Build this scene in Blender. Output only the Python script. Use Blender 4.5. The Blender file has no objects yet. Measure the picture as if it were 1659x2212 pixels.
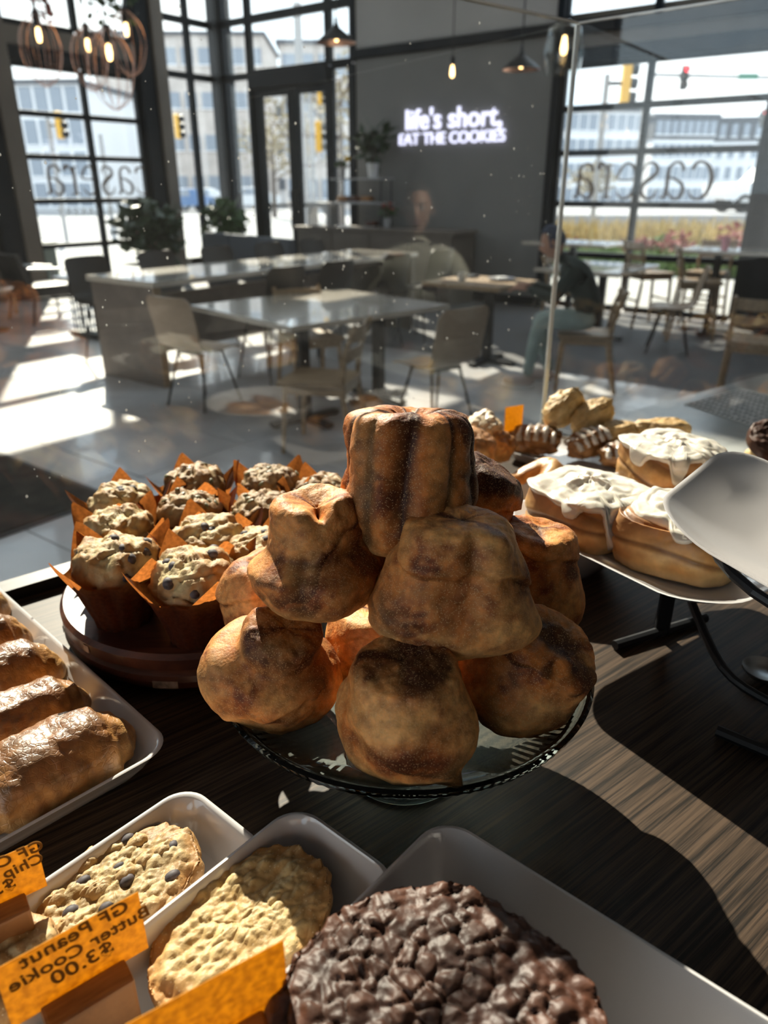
import bpy, bmesh, math, random
from mathutils import Vector, Matrix, Euler, noise
random.seed(7)
PI = math.pi
SC = bpy.context.scene
COL = SC.collection

# ------------------------------------------------------------------ camera
F, V0, CAMH = 1600.0, 405.0, 1.55
PITCH = math.atan((1106 - V0) / F)
cp, sp = math.cos(PITCH), math.sin(PITCH)
cd = bpy.data.cameras.new('camera')
cd.sensor_fit = 'VERTICAL'; cd.sensor_height = 36.0
cd.lens = 36.0 * F / 2212
cd.clip_start = 0.02; cd.clip_end = 800
cd.dof.use_dof = True; cd.dof.focus_distance = 0.56; cd.dof.aperture_fstop = 6.6
cam = bpy.data.objects.new('camera', cd); COL.objects.link(cam)
cam.location = (0, 0, CAMH); cam.rotation_euler = (PI / 2 - PITCH, 0, 0)
SC.camera = cam
SC.view_settings.view_transform = 'Standard'; SC.view_settings.look = 'None'
SC.view_settings.gamma = 1.0; SC.view_settings.use_curve_mapping = False
SC.view_settings.exposure = 0.40
SC.cycles.max_bounces = 10; SC.cycles.transparent_max_bounces = 24
SC.cycles.transmission_bounces = 10; SC.cycles.diffuse_bounces = 3; SC.cycles.glossy_bounces = 4
SC.cycles.adaptive_threshold = 0.025; SC.cycles.sample_clamp_indirect = 4.0; SC.cycles.caustics_refractive = False; SC.cycles.caustics_reflective = False

# ------------------------------------------------------------------ sky and sun
wd = bpy.data.worlds.new('sky'); SC.world = wd; wd.use_nodes = True
wn, wl = wd.node_tree.nodes, wd.node_tree.links
wn.clear()
wo = wn.new('ShaderNodeOutputWorld'); wb = wn.new('ShaderNodeBackground')
tc = wn.new('ShaderNodeTexCoord'); nz = wn.new('ShaderNodeTexNoise'); rp = wn.new('ShaderNodeValToRGB')
mp = wn.new('ShaderNodeMapping'); mp.inputs['Scale'].default_value = (1, 1, 2.5)
nz.inputs['Scale'].default_value = 2.2; nz.inputs['Detail'].default_value = 6
rp.color_ramp.elements[0].position = .38; rp.color_ramp.elements[0].color = (.60, .78, .95, 1)
rp.color_ramp.elements[1].position = .62; rp.color_ramp.elements[1].color = (.98, 1.0, 1.0, 1)
wl.new(tc.outputs['Generated'], mp.inputs['Vector']); wl.new(mp.outputs[0], nz.inputs['Vector'])
wl.new(nz.outputs[0], rp.inputs[0]); wl.new(rp.outputs[0], wb.inputs[0]); wl.new(wb.outputs[0], wo.inputs[0])
wb.inputs[1].default_value = 1.9
SUN_AZ, SUN_EL = math.radians(19), math.radians(36)
to_sun = Vector((-math.sin(SUN_AZ) * math.cos(SUN_EL), math.cos(SUN_AZ) * math.cos(SUN_EL), math.sin(SUN_EL)))
sl = bpy.data.lights.new('sun', 'SUN'); sl.energy = 10.0; sl.angle = math.radians(.53); sl.color = (1, .90, .74)
so = bpy.data.objects.new('sun', sl); COL.objects.link(so)
so.rotation_euler = (-to_sun).to_track_quat('-Z', 'Y').to_euler(); so.location = to_sun * 40

# ------------------------------------------------------------------ coordinates
def ray(u, v):
    du, dv = (u - 829.5) / F, (1106 - v) / F
    return Vector((du, cp + sp * dv, -sp + cp * dv))
def pt(u, v, z):
    r = ray(u, v); return Vector((0, 0, CAMH)) + r * ((z - CAMH) / r.z)
def pty(u, v, y):
    r = ray(u, v); return Vector((0, 0, CAMH)) + r * (y / r.y)
TH = math.radians(37)
AX = Vector((math.cos(TH), -math.sin(TH), 0)); AY = Vector((math.sin(TH), math.cos(TH), 0))
C0 = Vector((-2.92, 14.8, 0))                      # the glazed corner of the room
def R(x, y, z=0): return C0 + AX * x + AY * y + Vector((0, 0, z))
ZC = 1.085                                          # counter top

# ------------------------------------------------------------------ materials
def nmat(name):
    m = bpy.data.materials.new(name); m.use_nodes = True
    n = m.node_tree.nodes; return m, n, m.node_tree.links, n['Principled BSDF']
def M(name, col, rough=.5, metal=0., var=0., vs=8., bump=0., bs=80., spec=.5, emis=None, es=1., coat=0., stretch=None, sss=0.):
    m, n, l, b = nmat(name)
    b.inputs['Base Color'].default_value = (*col, 1); b.inputs['Roughness'].default_value = rough
    b.inputs['Metallic'].default_value = metal; b.inputs['Specular IOR Level'].default_value = spec
    b.inputs['Coat Weight'].default_value = coat
    if sss:
        b.inputs['Subsurface Weight'].default_value = sss; b.inputs['Subsurface Radius'].default_value = (.01, .005, .002); b.inputs['Subsurface Scale'].default_value = .5
    if emis:
        b.inputs['Emission Color'].default_value = (*emis, 1); b.inputs['Emission Strength'].default_value = es
    if var or bump:
        t = n.new('ShaderNodeTexCoord'); src = t.outputs['Object']
        if stretch:
            mpn = n.new('ShaderNodeMapping'); mpn.inputs['Scale'].default_value = stretch; l.new(src, mpn.inputs[0]); src = mpn.outputs[0]
    if var:
        z = n.new('ShaderNodeTexNoise'); z.inputs['Scale'].default_value = vs; z.inputs['Detail'].default_value = 6; l.new(src, z.inputs['Vector'])
        r = n.new('ShaderNodeValToRGB'); r.color_ramp.elements[0].position = .3; r.color_ramp.elements[1].position = .7
        r.color_ramp.elements[0].color = (*[c * (1 - var) for c in col], 1); r.color_ramp.elements[1].color = (*[min(1, c * (1 + var)) for c in col], 1)
        l.new(z.outputs[0], r.inputs[0]); l.new(r.outputs[0], b.inputs['Base Color'])
    if bump:
        z2 = n.new('ShaderNodeTexNoise'); z2.inputs['Scale'].default_value = bs; z2.inputs['Detail'].default_value = 5; l.new(src, z2.inputs['Vector'])
        bp = n.new('ShaderNodeBump'); bp.inputs['Strength'].default_value = bump; bp.inputs['Distance'].default_value = .3 / bs
        l.new(z2.outputs[0], bp.inputs['Height']); l.new(bp.outputs[0], b.inputs['Normal'])
    return m
def glass_mat(name, tint=(1, 1, 1), r0=.04, dust=0.):
    """Thin clear glass: a clear pane with Schlick reflection, and a little dust on it."""
    m, n, l, b = nmat(name); n.remove(b); out = n['Material Output']
    tr = n.new('ShaderNodeBsdfTransparent'); tr.inputs[0].default_value = (*tint, 1)
    gl = n.new('ShaderNodeBsdfGlossy'); gl.inputs['Roughness'].default_value = .01
    lw = n.new('ShaderNodeLayerWeight'); lw.inputs[0].default_value = .5
    pw = n.new('ShaderNodeMath'); pw.operation = 'POWER'; pw.inputs[1].default_value = 5; l.new(lw.outputs['Facing'], pw.inputs[0])
    ma = n.new('ShaderNodeMath'); ma.operation = 'MULTIPLY_ADD'; ma.inputs[1].default_value = 1 - r0; ma.inputs[2].default_value = r0; l.new(pw.outputs[0], ma.inputs[0])
    mx = n.new('ShaderNodeMixShader'); l.new(ma.outputs[0], mx.inputs[0]); l.new(tr.outputs[0], mx.inputs[1]); l.new(gl.outputs[0], mx.inputs[2])
    last = mx
    if dust:
        df = n.new('ShaderNodeBsdfDiffuse'); df.inputs[0].default_value = (.8, .8, .78, 1)
        tl = n.new('ShaderNodeBsdfTranslucent'); tl.inputs[0].default_value = (.8, .8, .78, 1)
        ad = n.new('ShaderNodeMixShader'); ad.inputs[0].default_value = .6; l.new(df.outputs[0], ad.inputs[1]); l.new(tl.outputs[0], ad.inputs[2])
        t = n.new('ShaderNodeTexCoord'); z = n.new('ShaderNodeTexNoise'); z.inputs['Scale'].default_value = 3.5; z.inputs['Detail'].default_value = 8; z.inputs['Roughness'].default_value = .7
        l.new(t.outputs['Object'], z.inputs['Vector'])
        mr = n.new('ShaderNodeMapRange'); mr.inputs[1].default_value = .4; mr.inputs[2].default_value = .75; mr.inputs[3].default_value = dust * .3; mr.inputs[4].default_value = dust * 1.6
        l.new(z.outputs[0], mr.inputs[0])
        m2 = n.new('ShaderNodeMixShader'); l.new(mr.outputs[0], m2.inputs[0]); l.new(mx.outputs[0], m2.inputs[1]); l.new(ad.outputs[0], m2.inputs[2]); last = m2
    l.new(last.outputs[0], out.inputs[0]); return m
def attr_mat(name, rough=.5, spec=.5, bump=.5, bs=400., grain=0., gcol=(.8, .62, .42), gscale=900., coat=0., noise_var=.15, sss=0., crack=0.):
    """Baked goods: colour from the mesh's own 'Col' attribute, fine grain on top."""
    m, n, l, b = nmat(name)
    at = n.new('ShaderNodeAttribute'); at.attribute_name = 'Col'
    t = n.new('ShaderNodeTexCoord')
    z = n.new('ShaderNodeTexNoise'); z.inputs['Scale'].default_value = bs * .25; z.inputs['Detail'].default_value = 6; l.new(t.outputs['Object'], z.inputs['Vector'])
    mr = n.new('ShaderNodeMapRange'); mr.inputs[1].default_value = .3; mr.inputs[2].default_value = .7; mr.inputs[3].default_value = 1 - noise_var; mr.inputs[4].default_value = 1 + noise_var; l.new(z.outputs[0], mr.inputs[0])
    mul = n.new('ShaderNodeMix'); mul.data_type = 'RGBA'; mul.blend_type = 'MULTIPLY'; mul.inputs[0].default_value = 1
    l.new(at.outputs['Color'], mul.inputs[6]); l.new(mr.outputs[0], mul.inputs[7]); colour = mul.outputs[2]
    z2 = n.new('ShaderNodeTexNoise'); z2.inputs['Scale'].default_value = bs; z2.inputs['Detail'].default_value = 4; l.new(t.outputs['Object'], z2.inputs['Vector']); height = z2.outputs[0]
    if grain:
        vo = n.new('ShaderNodeTexVoronoi'); vo.inputs['Scale'].default_value = gscale; l.new(t.outputs['Object'], vo.inputs['Vector'])
        sep = n.new('ShaderNodeSeparateColor'); l.new(vo.outputs['Color'], sep.inputs[0])
        gt = n.new('ShaderNodeMath'); gt.operation = 'GREATER_THAN'; gt.inputs[1].default_value = 1 - grain; l.new(sep.outputs[0], gt.inputs[0])
        lt = n.new('ShaderNodeMath'); lt.operation = 'LESS_THAN'; lt.inputs[1].default_value = .42; l.new(vo.outputs['Distance'], lt.inputs[0])
        an = n.new('ShaderNodeMath'); an.operation = 'MULTIPLY'; l.new(gt.outputs[0], an.inputs[0]); l.new(lt.outputs[0], an.inputs[1])
        half = n.new('ShaderNodeMath'); half.operation = 'MULTIPLY'; half.inputs[1].default_value = .55; l.new(an.outputs[0], half.inputs[0])
        mg = n.new('ShaderNodeMix'); mg.data_type = 'RGBA'; mg.inputs[7].default_value = (*gcol, 1)
        l.new(half.outputs[0], mg.inputs[0]); l.new(colour, mg.inputs[6]); colour = mg.outputs[2]
        ad = n.new('ShaderNodeMath'); ad.operation = 'ADD'; l.new(height, ad.inputs[0]); l.new(an.outputs[0], ad.inputs[1]); height = ad.outputs[0]
    if crack:
        vc = n.new('ShaderNodeTexVoronoi'); vc.feature = 'DISTANCE_TO_EDGE'; vc.inputs['Scale'].default_value = crack; l.new(t.outputs['Object'], vc.inputs['Vector'])
        mn = n.new('ShaderNodeMath'); mn.operation = 'MINIMUM'; mn.inputs[1].default_value = .12; l.new(vc.outputs['Distance'], mn.inputs[0])
        ml = n.new('ShaderNodeMath'); ml.operation = 'MULTIPLY_ADD'; ml.inputs[1].default_value = 4; l.new(mn.outputs[0], ml.inputs[0]); l.new(height, ml.inputs[2]); height = ml.outputs[0]
    l.new(colour, b.inputs['Base Color'])
    b.inputs['Roughness'].default_value = rough; b.inputs['Specular IOR Level'].default_value = spec; b.inputs['Coat Weight'].default_value = coat; b.inputs['Coat Roughness'].default_value = .25
    if sss:
        b.inputs['Subsurface Weight'].default_value = sss; b.inputs['Subsurface Radius'].default_value = (.012, .006, .002); b.inputs['Subsurface Scale'].default_value = .6
    bp = n.new('ShaderNodeBump'); bp.inputs['Strength'].default_value = bump; bp.inputs['Distance'].default_value = .0006
    l.new(height, bp.inputs['Height']); l.new(bp.outputs[0], b.inputs['Normal'])
    return m
def wood_mat(name, dark, light, scale=(6, 120, 6), rough=.4, bump=.15):
    m, n, l, b = nmat(name)
    t = n.new('ShaderNodeTexCoord'); mpn = n.new('ShaderNodeMapping'); mpn.inputs['Scale'].default_value = scale
    l.new(t.outputs['Object'], mpn.inputs[0])
    z = n.new('ShaderNodeTexNoise'); z.inputs['Scale'].default_value = 1; z.inputs['Detail'].default_value = 8; z.inputs['Roughness'].default_value = .65; l.new(mpn.outputs[0], z.inputs['Vector'])
    r = n.new('ShaderNodeValToRGB'); r.color_ramp.elements[0].position = .40; r.color_ramp.elements[1].position = .62
    r.color_ramp.elements[0].color = (*dark, 1); r.color_ramp.elements[1].color = (*light, 1)
    l.new(z.outputs[0], r.inputs[0]); l.new(r.outputs[0], b.inputs['Base Color']); b.inputs['Roughness'].default_value = rough
    bp = n.new('ShaderNodeBump'); bp.inputs['Strength'].default_value = bump; bp.inputs['Distance'].default_value = .001
    l.new(z.outputs[0], bp.inputs['Height']); l.new(bp.outputs[0], b.inputs['Normal'])
    return m
def paper_mat(name, col, trans):
    m, n, l, b = nmat(name); out = n['Material Output']
    b.inputs['Base Color'].default_value = (*col, 1); b.inputs['Roughness'].default_value = .75; b.inputs['Specular IOR Level'].default_value = .2
    t = n.new('ShaderNodeTexCoord'); z = n.new('ShaderNodeTexNoise'); z.inputs['Scale'].default_value = 260; z.inputs['Detail'].default_value = 3; l.new(t.outputs['Object'], z.inputs['Vector'])
    r = n.new('ShaderNodeValToRGB'); r.color_ramp.elements[0].position = .35; r.color_ramp.elements[1].position = .65
    r.color_ramp.elements[0].color = (*[c * .72 for c in trans], 1); r.color_ramp.elements[1].color = (*[min(1, c * 1.15) for c in trans], 1); l.new(z.outputs[0], r.inputs[0])
    tl = n.new('ShaderNodeBsdfTranslucent'); l.new(r.outputs[0], tl.inputs[0])
    mx = n.new('ShaderNodeMixShader'); mx.inputs[0].default_value = .5; l.new(b.outputs[0], mx.inputs[1]); l.new(tl.outputs[0], mx.inputs[2]); l.new(mx.outputs[0], out.inputs[0])
    return m

MAT = dict(
    black=M('black_metal', (.012, .013, .016), .45, spec=.4),
    frame=M('dark_window_frame', (.010, .013, .018), .5, spec=.15),
    taupe=M('taupe_panel', (.15, .125, .105), .55, var=.1, vs=3),
    wall=M('grey_wall_paint', (.20, .195, .19), .7, var=.06, vs=1.5, bump=.1, bs=60),
    wallup=M('pale_grey_plaster', (.40, .39, .38), .75, var=.05, vs=1.5),
    dark=M('warm_back_wall', (.50, .48, .46), .8),
    backwall=M('charcoal_wall', (.10, .095, .09), .8),
    ceil=M('white_ceiling', (.70, .68, .65), .8),
    grout=M('grey_grout', (.10, .10, .105), .7),
    tile=M('grey_stone_tile', (.56, .55, .555), .27, var=.12, vs=2.5, bump=.04, bs=30, spec=.9, coat=.3),
    porcelain=M('white_glazed_porcelain', (.58, .56, .56), .12, coat=.4, spec=.55),
    white=M('white_paint', (.75, .75, .75), .5),
    quartz=M('pale_quartz', (.42, .44, .44), .2, var=.05, vs=40),
    cushion=M('grey_upholstery', (.07, .08, .10), .85, bump=.2, bs=300),
    darkchair=M('dark_seat_shell', (.035, .03, .028), .5),
    veneer=M('brown_veneer_shell', (.36, .26, .18), .42, var=.12, vs=14, stretch=(1, 1, 6)),
    oak=wood_mat('pale_oak', (.22, .145, .085), (.40, .28, .17), (60, 8, 60), .45),
    tabletop=M('polished_table_top', (.60, .54, .46), .24, var=.08, vs=12, stretch=(1, 14, 1), spec=1.0, coat=1.0),
    stone=M('brown_composite_panel', (.17, .14, .12), .4, var=.15, vs=9),
    copper=M('copper', (.85, .50, .38), .3, 1.0),
    bulb=M('glowing_bulb', (1, .7, .35), .3, emis=(1, .62, .25), es=6),
    neon=M('white_neon', (1, 1, 1), .3, emis=(.74, .74, 1.0), es=1.15),
    leaf=M('leaf_green', (.055, .10, .035), .5, var=.35, vs=30, spec=.4),
    darkleaf=M('dark_leaf_green', (.025, .05, .022), .5, var=.35, vs=30),
    soil=M('soil', (.03, .02, .015), .9),
    pinkflower=M('pink_petal', (.7, .25, .33), .6), yellow=M('yellow_petal', (.8, .5, .03), .6),
    decal=M('brown_vinyl_letter', (.16, .105, .07), .6),
    frost=M('frosted_vinyl_letter', (.62, .64, .66), .6),
    mat=M('dark_floor_mat', (.030, .026, .020), .95, var=.6, vs=7, bump=.5, bs=260),
    glasspane=glass_mat('window_glass', (.97, .985, .98)),
    guard=glass_mat('sneeze_guard_glass', (.985, .99, .985), .045, .005),
    edge=M('polished_glass_edge', (.86, .88, .85), .15, coat=1.0),
    drop=glass_mat('dried_droplet', (.9, .9, .9), .25, .3),
    steel=M('brushed_steel', (.45, .46, .47), .35, 1.0, bump=.1, bs=200),
    paper=M('printed_paper', (.55, .56, .56), .7), ink=M('print_ink', (.05, .05, .055), .8),
    tagink=M('tag_ink', (.16, .065, .01), .9, spec=.1),
    holder=wood_mat('brown_wood_holder', (.20, .085, .028), (.36, .17, .06), (20, 160, 20), .5),
    board=wood_mat('reddish_worn_wood', (.045, .014, .009), (.13, .042, .022), (12, 90, 12), .30, .3),
    worn=M('worn_pale_patch', (.28, .20, .16), .7, var=.5, vs=120),
    road=M('road', (.30, .30, .31), .9, var=.1, vs=.5), pave=M('pale_concrete', (.36, .35, .33), .85, var=.08, vs=.7),
    bwhite=M('white_render_facade', (.86, .87, .90), .85), bgrey=M('dark_grey_cladding', (.13, .14, .16), .8), bbeige=M('beige_brick_facade', (.58, .53, .50), .9, var=.15, vs=.8),
    bglass=M('facade_window_glass', (.30, .34, .40), .15), concrete=M('grey_stone', (.38, .38, .39), .9),
    sigyellow=M('yellow_signal_housing', (.75, .42, .05), .5), red=M('red_signal_lamp', (1, .1, .1), .4, emis=(1, .03, .05), es=3.0),
    signgreen=M('green_sign', (.02, .17, .10), .5), carwhite=M('white_car_paint', (.75, .77, .80), .25, coat=.6), carblue=M('blue_car_paint', (.12, .22, .42), .25, coat=.6),
    tyre=M('tyre_rubber', (.015, .015, .016), .85), drygrass=M('dry_golden_grass', (.45, .34, .14), .8, var=.4, vs=6), shrub=M('green_shrub', (.12, .19, .055), .7, var=.4, vs=9), redshrub=M('reddish_shrub', (.30, .085, .07), .7, var=.4, vs=9),
    autumn=M('faded_autumn_leaves', (.36, .31, .22), .8, var=.3, vs=4),
    bark=M('grey_bark', (.14, .12, .11), .9), utility=M('green_grey_metal', (.20, .24, .23), .6),
)
MAT['counter'] = wood_mat('dark_streaked_laminate', (.010, .007, .005), (.085, .055, .036), (7, 330, 7), .50, .12)
MAT['counter'].node_tree.nodes['Principled BSDF'].inputs['Specular IOR Level'].default_value = .25
MAT['bun'] = attr_mat('cinnamon_sugar_crust', .55, .28, .8, 520, .24, (.80, .52, .26), 1250, sss=.05, noise_var=.35)
MAT['flaky'] = attr_mat('glazed_flaky_crust', .40, .5, .7, 330, coat=.18, noise_var=.4, crack=210)
MAT['crumb'] = attr_mat('muffin_crumb', .6, .4, .9, 500, noise_var=.2, sss=.05)
MAT['cookie'] = attr_mat('cookie_crumb', .55, .45, .8, 420, .12, (.75, .6, .38), 800, noise_var=.18)
MAT['choc'] = attr_mat('chocolate_crust', .50, .40, .9, 260, noise_var=.4)
MAT['soft'] = attr_mat('soft_bread', .42, .5, .35, 260, noise_var=.22, sss=.08)
MAT['icing'] = M('cream_icing', (.74, .69, .60), .30, sss=.12, bump=.12, bs=120, coat=.3)
MAT['glaze'] = M('sugar_glaze', (.70, .62, .54), .2, coat=.6)
MAT['berry'] = M('blueberry', (.075, .062, .070), .65, var=.8, vs=160)
MAT['seed'] = M('pumpkin_seed', (.17, .15, .065), .45)
MAT['liner'] = paper_mat('brown_baking_paper', (.035, .012, .005), (.55, .17, .035))
MAT['card'] = paper_mat('orange_card', (.70, .36, .06), (.95, .52, .06))
g, n_, l_, b_ = nmat('clear_pressed_glass')
b_.inputs['Base Color'].default_value = (.80, .96, .95, 1); b_.inputs['Transmission Weight'].default_value = 1; b_.inputs['Roughness'].default_value = .02; b_.inputs['IOR'].default_value = 1.5
MAT['pressed'] = g

# ------------------------------------------------------------------ mesh helpers
class MB:
    def __init__(s): s.bm = bmesh.new()
    def _xf(s, vs, mtx):
        if mtx is not None: bmesh.ops.transform(s.bm, matrix=mtx, verts=vs)
    def box(s, c, d, mtx=None, bev=0.):
        r = bmesh.ops.create_cube(s.bm, size=1); vs = r['verts']
        bmesh.ops.scale(s.bm, vec=d, verts=vs)
        if bev:
            es = list({e for v in vs for e in v.link_edges})
            q = bmesh.ops.bevel(s.bm, geom=es, offset=bev, segments=2, affect='EDGES', profile=.6); vs = list({v for f in q['faces'] for v in f.verts} | {v for v in vs if v.is_valid})
        bmesh.ops.translate(s.bm, vec=c, verts=vs); s._xf(vs, mtx); return s
    def tube(s, pts, r, n=8, caps=True):
        pts = [Vector(p) for p in pts]; rs = r if isinstance(r, (list, tuple)) else [r] * len(pts); rings = []
        up = Vector((0, 0, 1)); 
        for i, p in enumerate(pts):
            d = (pts[min(i + 1, len(pts) - 1)] - pts[max(i - 1, 0)]).normalized()
            a = d.cross(up); a = d.cross(Vector((1, 0, 0))) if a.length < .05 else a
            a.normalize(); b = d.cross(a)
            rings.append([s.bm.verts.new(p + (a * math.cos(2 * PI * k / n) + b * math.sin(2 * PI * k / n)) * rs[i]) for k in range(n)])
        for i in range(len(rings) - 1):
            for k in range(n): s.bm.faces.new((rings[i][k], rings[i][(k + 1) % n], rings[i + 1][(k + 1) % n], rings[i + 1][k]))
        if caps: s.bm.faces.new(rings[0][::-1]); s.bm.faces.new(rings[-1])
        return s
    def lathe(s, prof, n=32, c=(0, 0, 0), mod=None):
        c = Vector(c); rings = []
        for i, (r, z) in enumerate(prof):
            if r < 1e-6: rings.append([s.bm.verts.new(c + Vector((0, 0, z)))]); continue
            row = []
            for k in range(n):
                a = 2 * PI * k / n; rr, zz = (r, z) if mod is None else mod(i, k, r, z)
                row.append(s.bm.verts.new(c + Vector((rr * math.cos(a), rr * math.sin(a), zz))))
            rings.append(row)
        for A, B in zip(rings, rings[1:]):
            if len(A) == 1 and len(B) == 1: continue
            for k in range(n):
                k2 = (k + 1) % n
                if len(A) == 1: s.bm.faces.new((A[0], B[k2], B[k]))
                elif len(B) == 1: s.bm.faces.new((A[k], A[k2], B[0]))
                else: s.bm.faces.new((A[k], A[k2], B[k2], B[k]))
        return s
    def ball(s, c, d, seg=10, mtx=None):
        r = bmesh.ops.create_uvsphere(s.bm, u_segments=seg, v_segments=max(5, seg // 2 + 1), radius=1); vs = r['verts']
        bmesh.ops.scale(s.bm, vec=d if isinstance(d, (tuple, list, Vector)) else (d, d, d), verts=vs)
        if mtx is not None: bmesh.ops.transform(s.bm, matrix=mtx, verts=vs)
        bmesh.ops.translate(s.bm, vec=c, verts=vs); return s
    def loops(s, rings, capa=True, capb=True):
        vs = [[s.bm.verts.new(p) for p in r] for r in rings]; n = len(rings[0])
        for A, B in zip(vs, vs[1:]):
            for k in range(n): s.bm.faces.new((A[k], A[(k + 1) % n], B[(k + 1) % n], B[k]))
        if capa: s.bm.faces.new(vs[0][::-1])
        if capb: s.bm.faces.new(vs[-1])
        return s
    def sheet(s, fn, nu, nv, th):
        """A curved sheet of thickness th: fn(a, b) with a, b in 0..1."""
        P = [[Vector(fn(i / nu, j / nv)) for j in range(nv + 1)] for i in range(nu + 1)]
        N = [[None] * (nv + 1) for _ in range(nu + 1)]
        for i in range(nu + 1):
            for j in range(nv + 1):
                du = P[min(i + 1, nu)][j] - P[max(i - 1, 0)][j]; dv = P[i][min(j + 1, nv)] - P[i][max(j - 1, 0)]
                q = du.cross(dv); N[i][j] = q.normalized() if q.length > 1e-12 else Vector((0, 0, 1))
        top = [[s.bm.verts.new(P[i][j] + N[i][j] * th / 2) for j in range(nv + 1)] for i in range(nu + 1)]
        bot = [[s.bm.verts.new(P[i][j] - N[i][j] * th / 2) for j in range(nv + 1)] for i in range(nu + 1)]
        f = s.bm.faces.new
        for i in range(nu):
            for j in range(nv):
                f((top[i][j], top[i + 1][j], top[i + 1][j + 1], top[i][j + 1])); f((bot[i][j], bot[i][j + 1], bot[i + 1][j + 1], bot[i + 1][j]))
        for i in range(nu):
            f((top[i][0], bot[i][0], bot[i + 1][0], top[i + 1][0])); f((top[i][nv], top[i + 1][nv], bot[i + 1][nv], bot[i][nv]))
        for j in range(nv):
            f((top[0][j], top[0][j + 1], bot[0][j + 1], bot[0][j])); f((top[nu][j], bot[nu][j], bot[nu][j + 1], top[nu][j + 1]))
        return s
    def build(s, name, mat, parent=None, loc=None, rotz=0., smooth=False, mtx=None):
        bmesh.ops.recalc_face_normals(s.bm, faces=s.bm.faces[:])
        me = bpy.data.meshes.new(name); s.bm.to_mesh(me); s.bm.free()
        return link(name, me, mat, parent, loc, rotz, smooth, mtx)
def link(name, me, mat, parent=None, loc=None, rotz=0., smooth=False, mtx=None):
    if mat is not None and not me.materials: me.materials.append(MAT[mat] if isinstance(mat, str) else mat)
    if smooth:
        me.polygons.foreach_set('use_smooth', [True] * len(me.polygons))
        if smooth != True: me.set_sharp_from_angle(angle=math.radians(smooth))
    o = bpy.data.objects.new(name, me); COL.objects.link(o)
    if parent: o.parent = parent
    if mtx is not None: o.matrix_local = mtx
    else:
        if loc is not None: o.location = loc
        o.rotation_euler = (0, 0, rotz)
    return o
def tag(o, label=None, cat=None, group=None, kind=None):
    if label: o['label'] = label
    if cat: o['category'] = cat
    if group: o['group'] = group
    if kind: o['kind'] = kind
    return o
def thing(name, label, cat, loc=(0, 0, 0), rotz=0., group=None, mtx=None):
    o = bpy.data.objects.new(name, None); COL.objects.link(o); o.empty_display_size = .05
    if mtx is not None: o.matrix_world = mtx
    else: o.location = loc; o.rotation_euler = (0, 0, rotz)
    return tag(o, label, cat, group)
def struct(o): o['kind'] = 'structure'; return o
def sgroup(name, room=True):
    o = bpy.data.objects.new(name, None); COL.objects.link(o)
    if room: o.location = C0; o.rotation_euler = (0, 0, -TH)
    return struct(o)
def kids(o): return [c for c in bpy.data.objects if c.parent == o]
def copy_tree(o, loc=None, rotz=None, label=None, parent=None, group=None):
    c = o.copy(); COL.objects.link(c)
    if parent: c.parent = parent
    if loc is not None: c.location = loc
    if rotz is not None: c.rotation_euler = (0, 0, rotz)
    if label: c['label'] = label
    if group: c['group'] = group
    for ch in kids(o): copy_tree(ch, parent=c)
    return c
def rrect(a, b, r, z, n=6):
    """Points round a rounded rectangle of half sizes a, b."""
    r = min(r, a, b); out = []
    for cx, cy, a0 in ((a - r, b - r, 0), (-(a - r), b - r, PI / 2), (-(a - r), -(b - r), PI), (a - r, -(b - r), 1.5 * PI)):
        for k in range(n + 1):
            t = a0 + PI / 2 * k / n; out.append(Vector((cx + r * math.cos(t), cy + r * math.sin(t), z)))
    return out
def text_mesh(s, size, depth=.002, offset=0., align='CENTER', bevel=0., shear=0., space=1.):
    c = bpy.data.curves.new('text', 'FONT'); c.body = s; c.size = size; c.extrude = depth; c.offset = offset; c.align_x = align
    c.bevel_depth = bevel; c.shear = shear; c.space_character = space
    o = bpy.data.objects.new('text', c); COL.objects.link(o)
    dg = bpy.context.evaluated_depsgraph_get(); me = bpy.data.meshes.new_from_object(o.evaluated_get(dg)); bpy.data.objects.remove(o); bpy.data.curves.remove(c); me.materials.clear()
    return me
def nz3(p, s, o=4): return noise.fractal(Vector(p) * s, 1.0, 2.0, o)
def sm(a, b, x):
    x = max(0., min(1., (x - a) / (b - a))); return x * x * (3 - 2 * x)
def mix3(a, b, t): return tuple(x + (y - x) * t for x, y in zip(a, b))
def blob(name, fn, nu, nv, mat, parent=None, loc=None, mtx=None, closed=(True, True)):
    """Closed surface of revolution-like grid with colour: fn(theta, t) -> (point, colour); rows t=0 and t=1 collapse to poles."""
    vs, cs, fs = [], [], []
    for j in range(1, nv):
        for i in range(nu):
            p, c = fn(2 * PI * i / nu, j / nv); vs.append(p); cs.append(c)
    if closed[0]: p, c = fn(0, 0); b = len(vs); vs.append(p); cs.append(c)
    if closed[1]: p, c = fn(0, 1); tp = len(vs); vs.append(p); cs.append(c)
    for j in range(nv - 2):
        for i in range(nu):
            i2 = (i + 1) % nu; fs.append((j * nu + i, j * nu + i2, (j + 1) * nu + i2, (j + 1) * nu + i))
    L = (nv - 2) * nu
    for i in range(nu):
        i2 = (i + 1) % nu
        if closed[0]: fs.append((b, i2, i))
        if closed[1]: fs.append((L + i, L + i2, tp))
    me = bpy.data.meshes.new(name); me.from_pydata([tuple(v) for v in vs], [], fs)
    at = me.color_attributes.new('Col', 'FLOAT_COLOR', 'POINT')
    flat = []
    for c in cs: flat.extend((c[0], c[1], c[2], 1.0))
    at.data.foreach_set('color', flat)
    return link(name, me, mat, parent, loc, 0, True, mtx)
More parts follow.
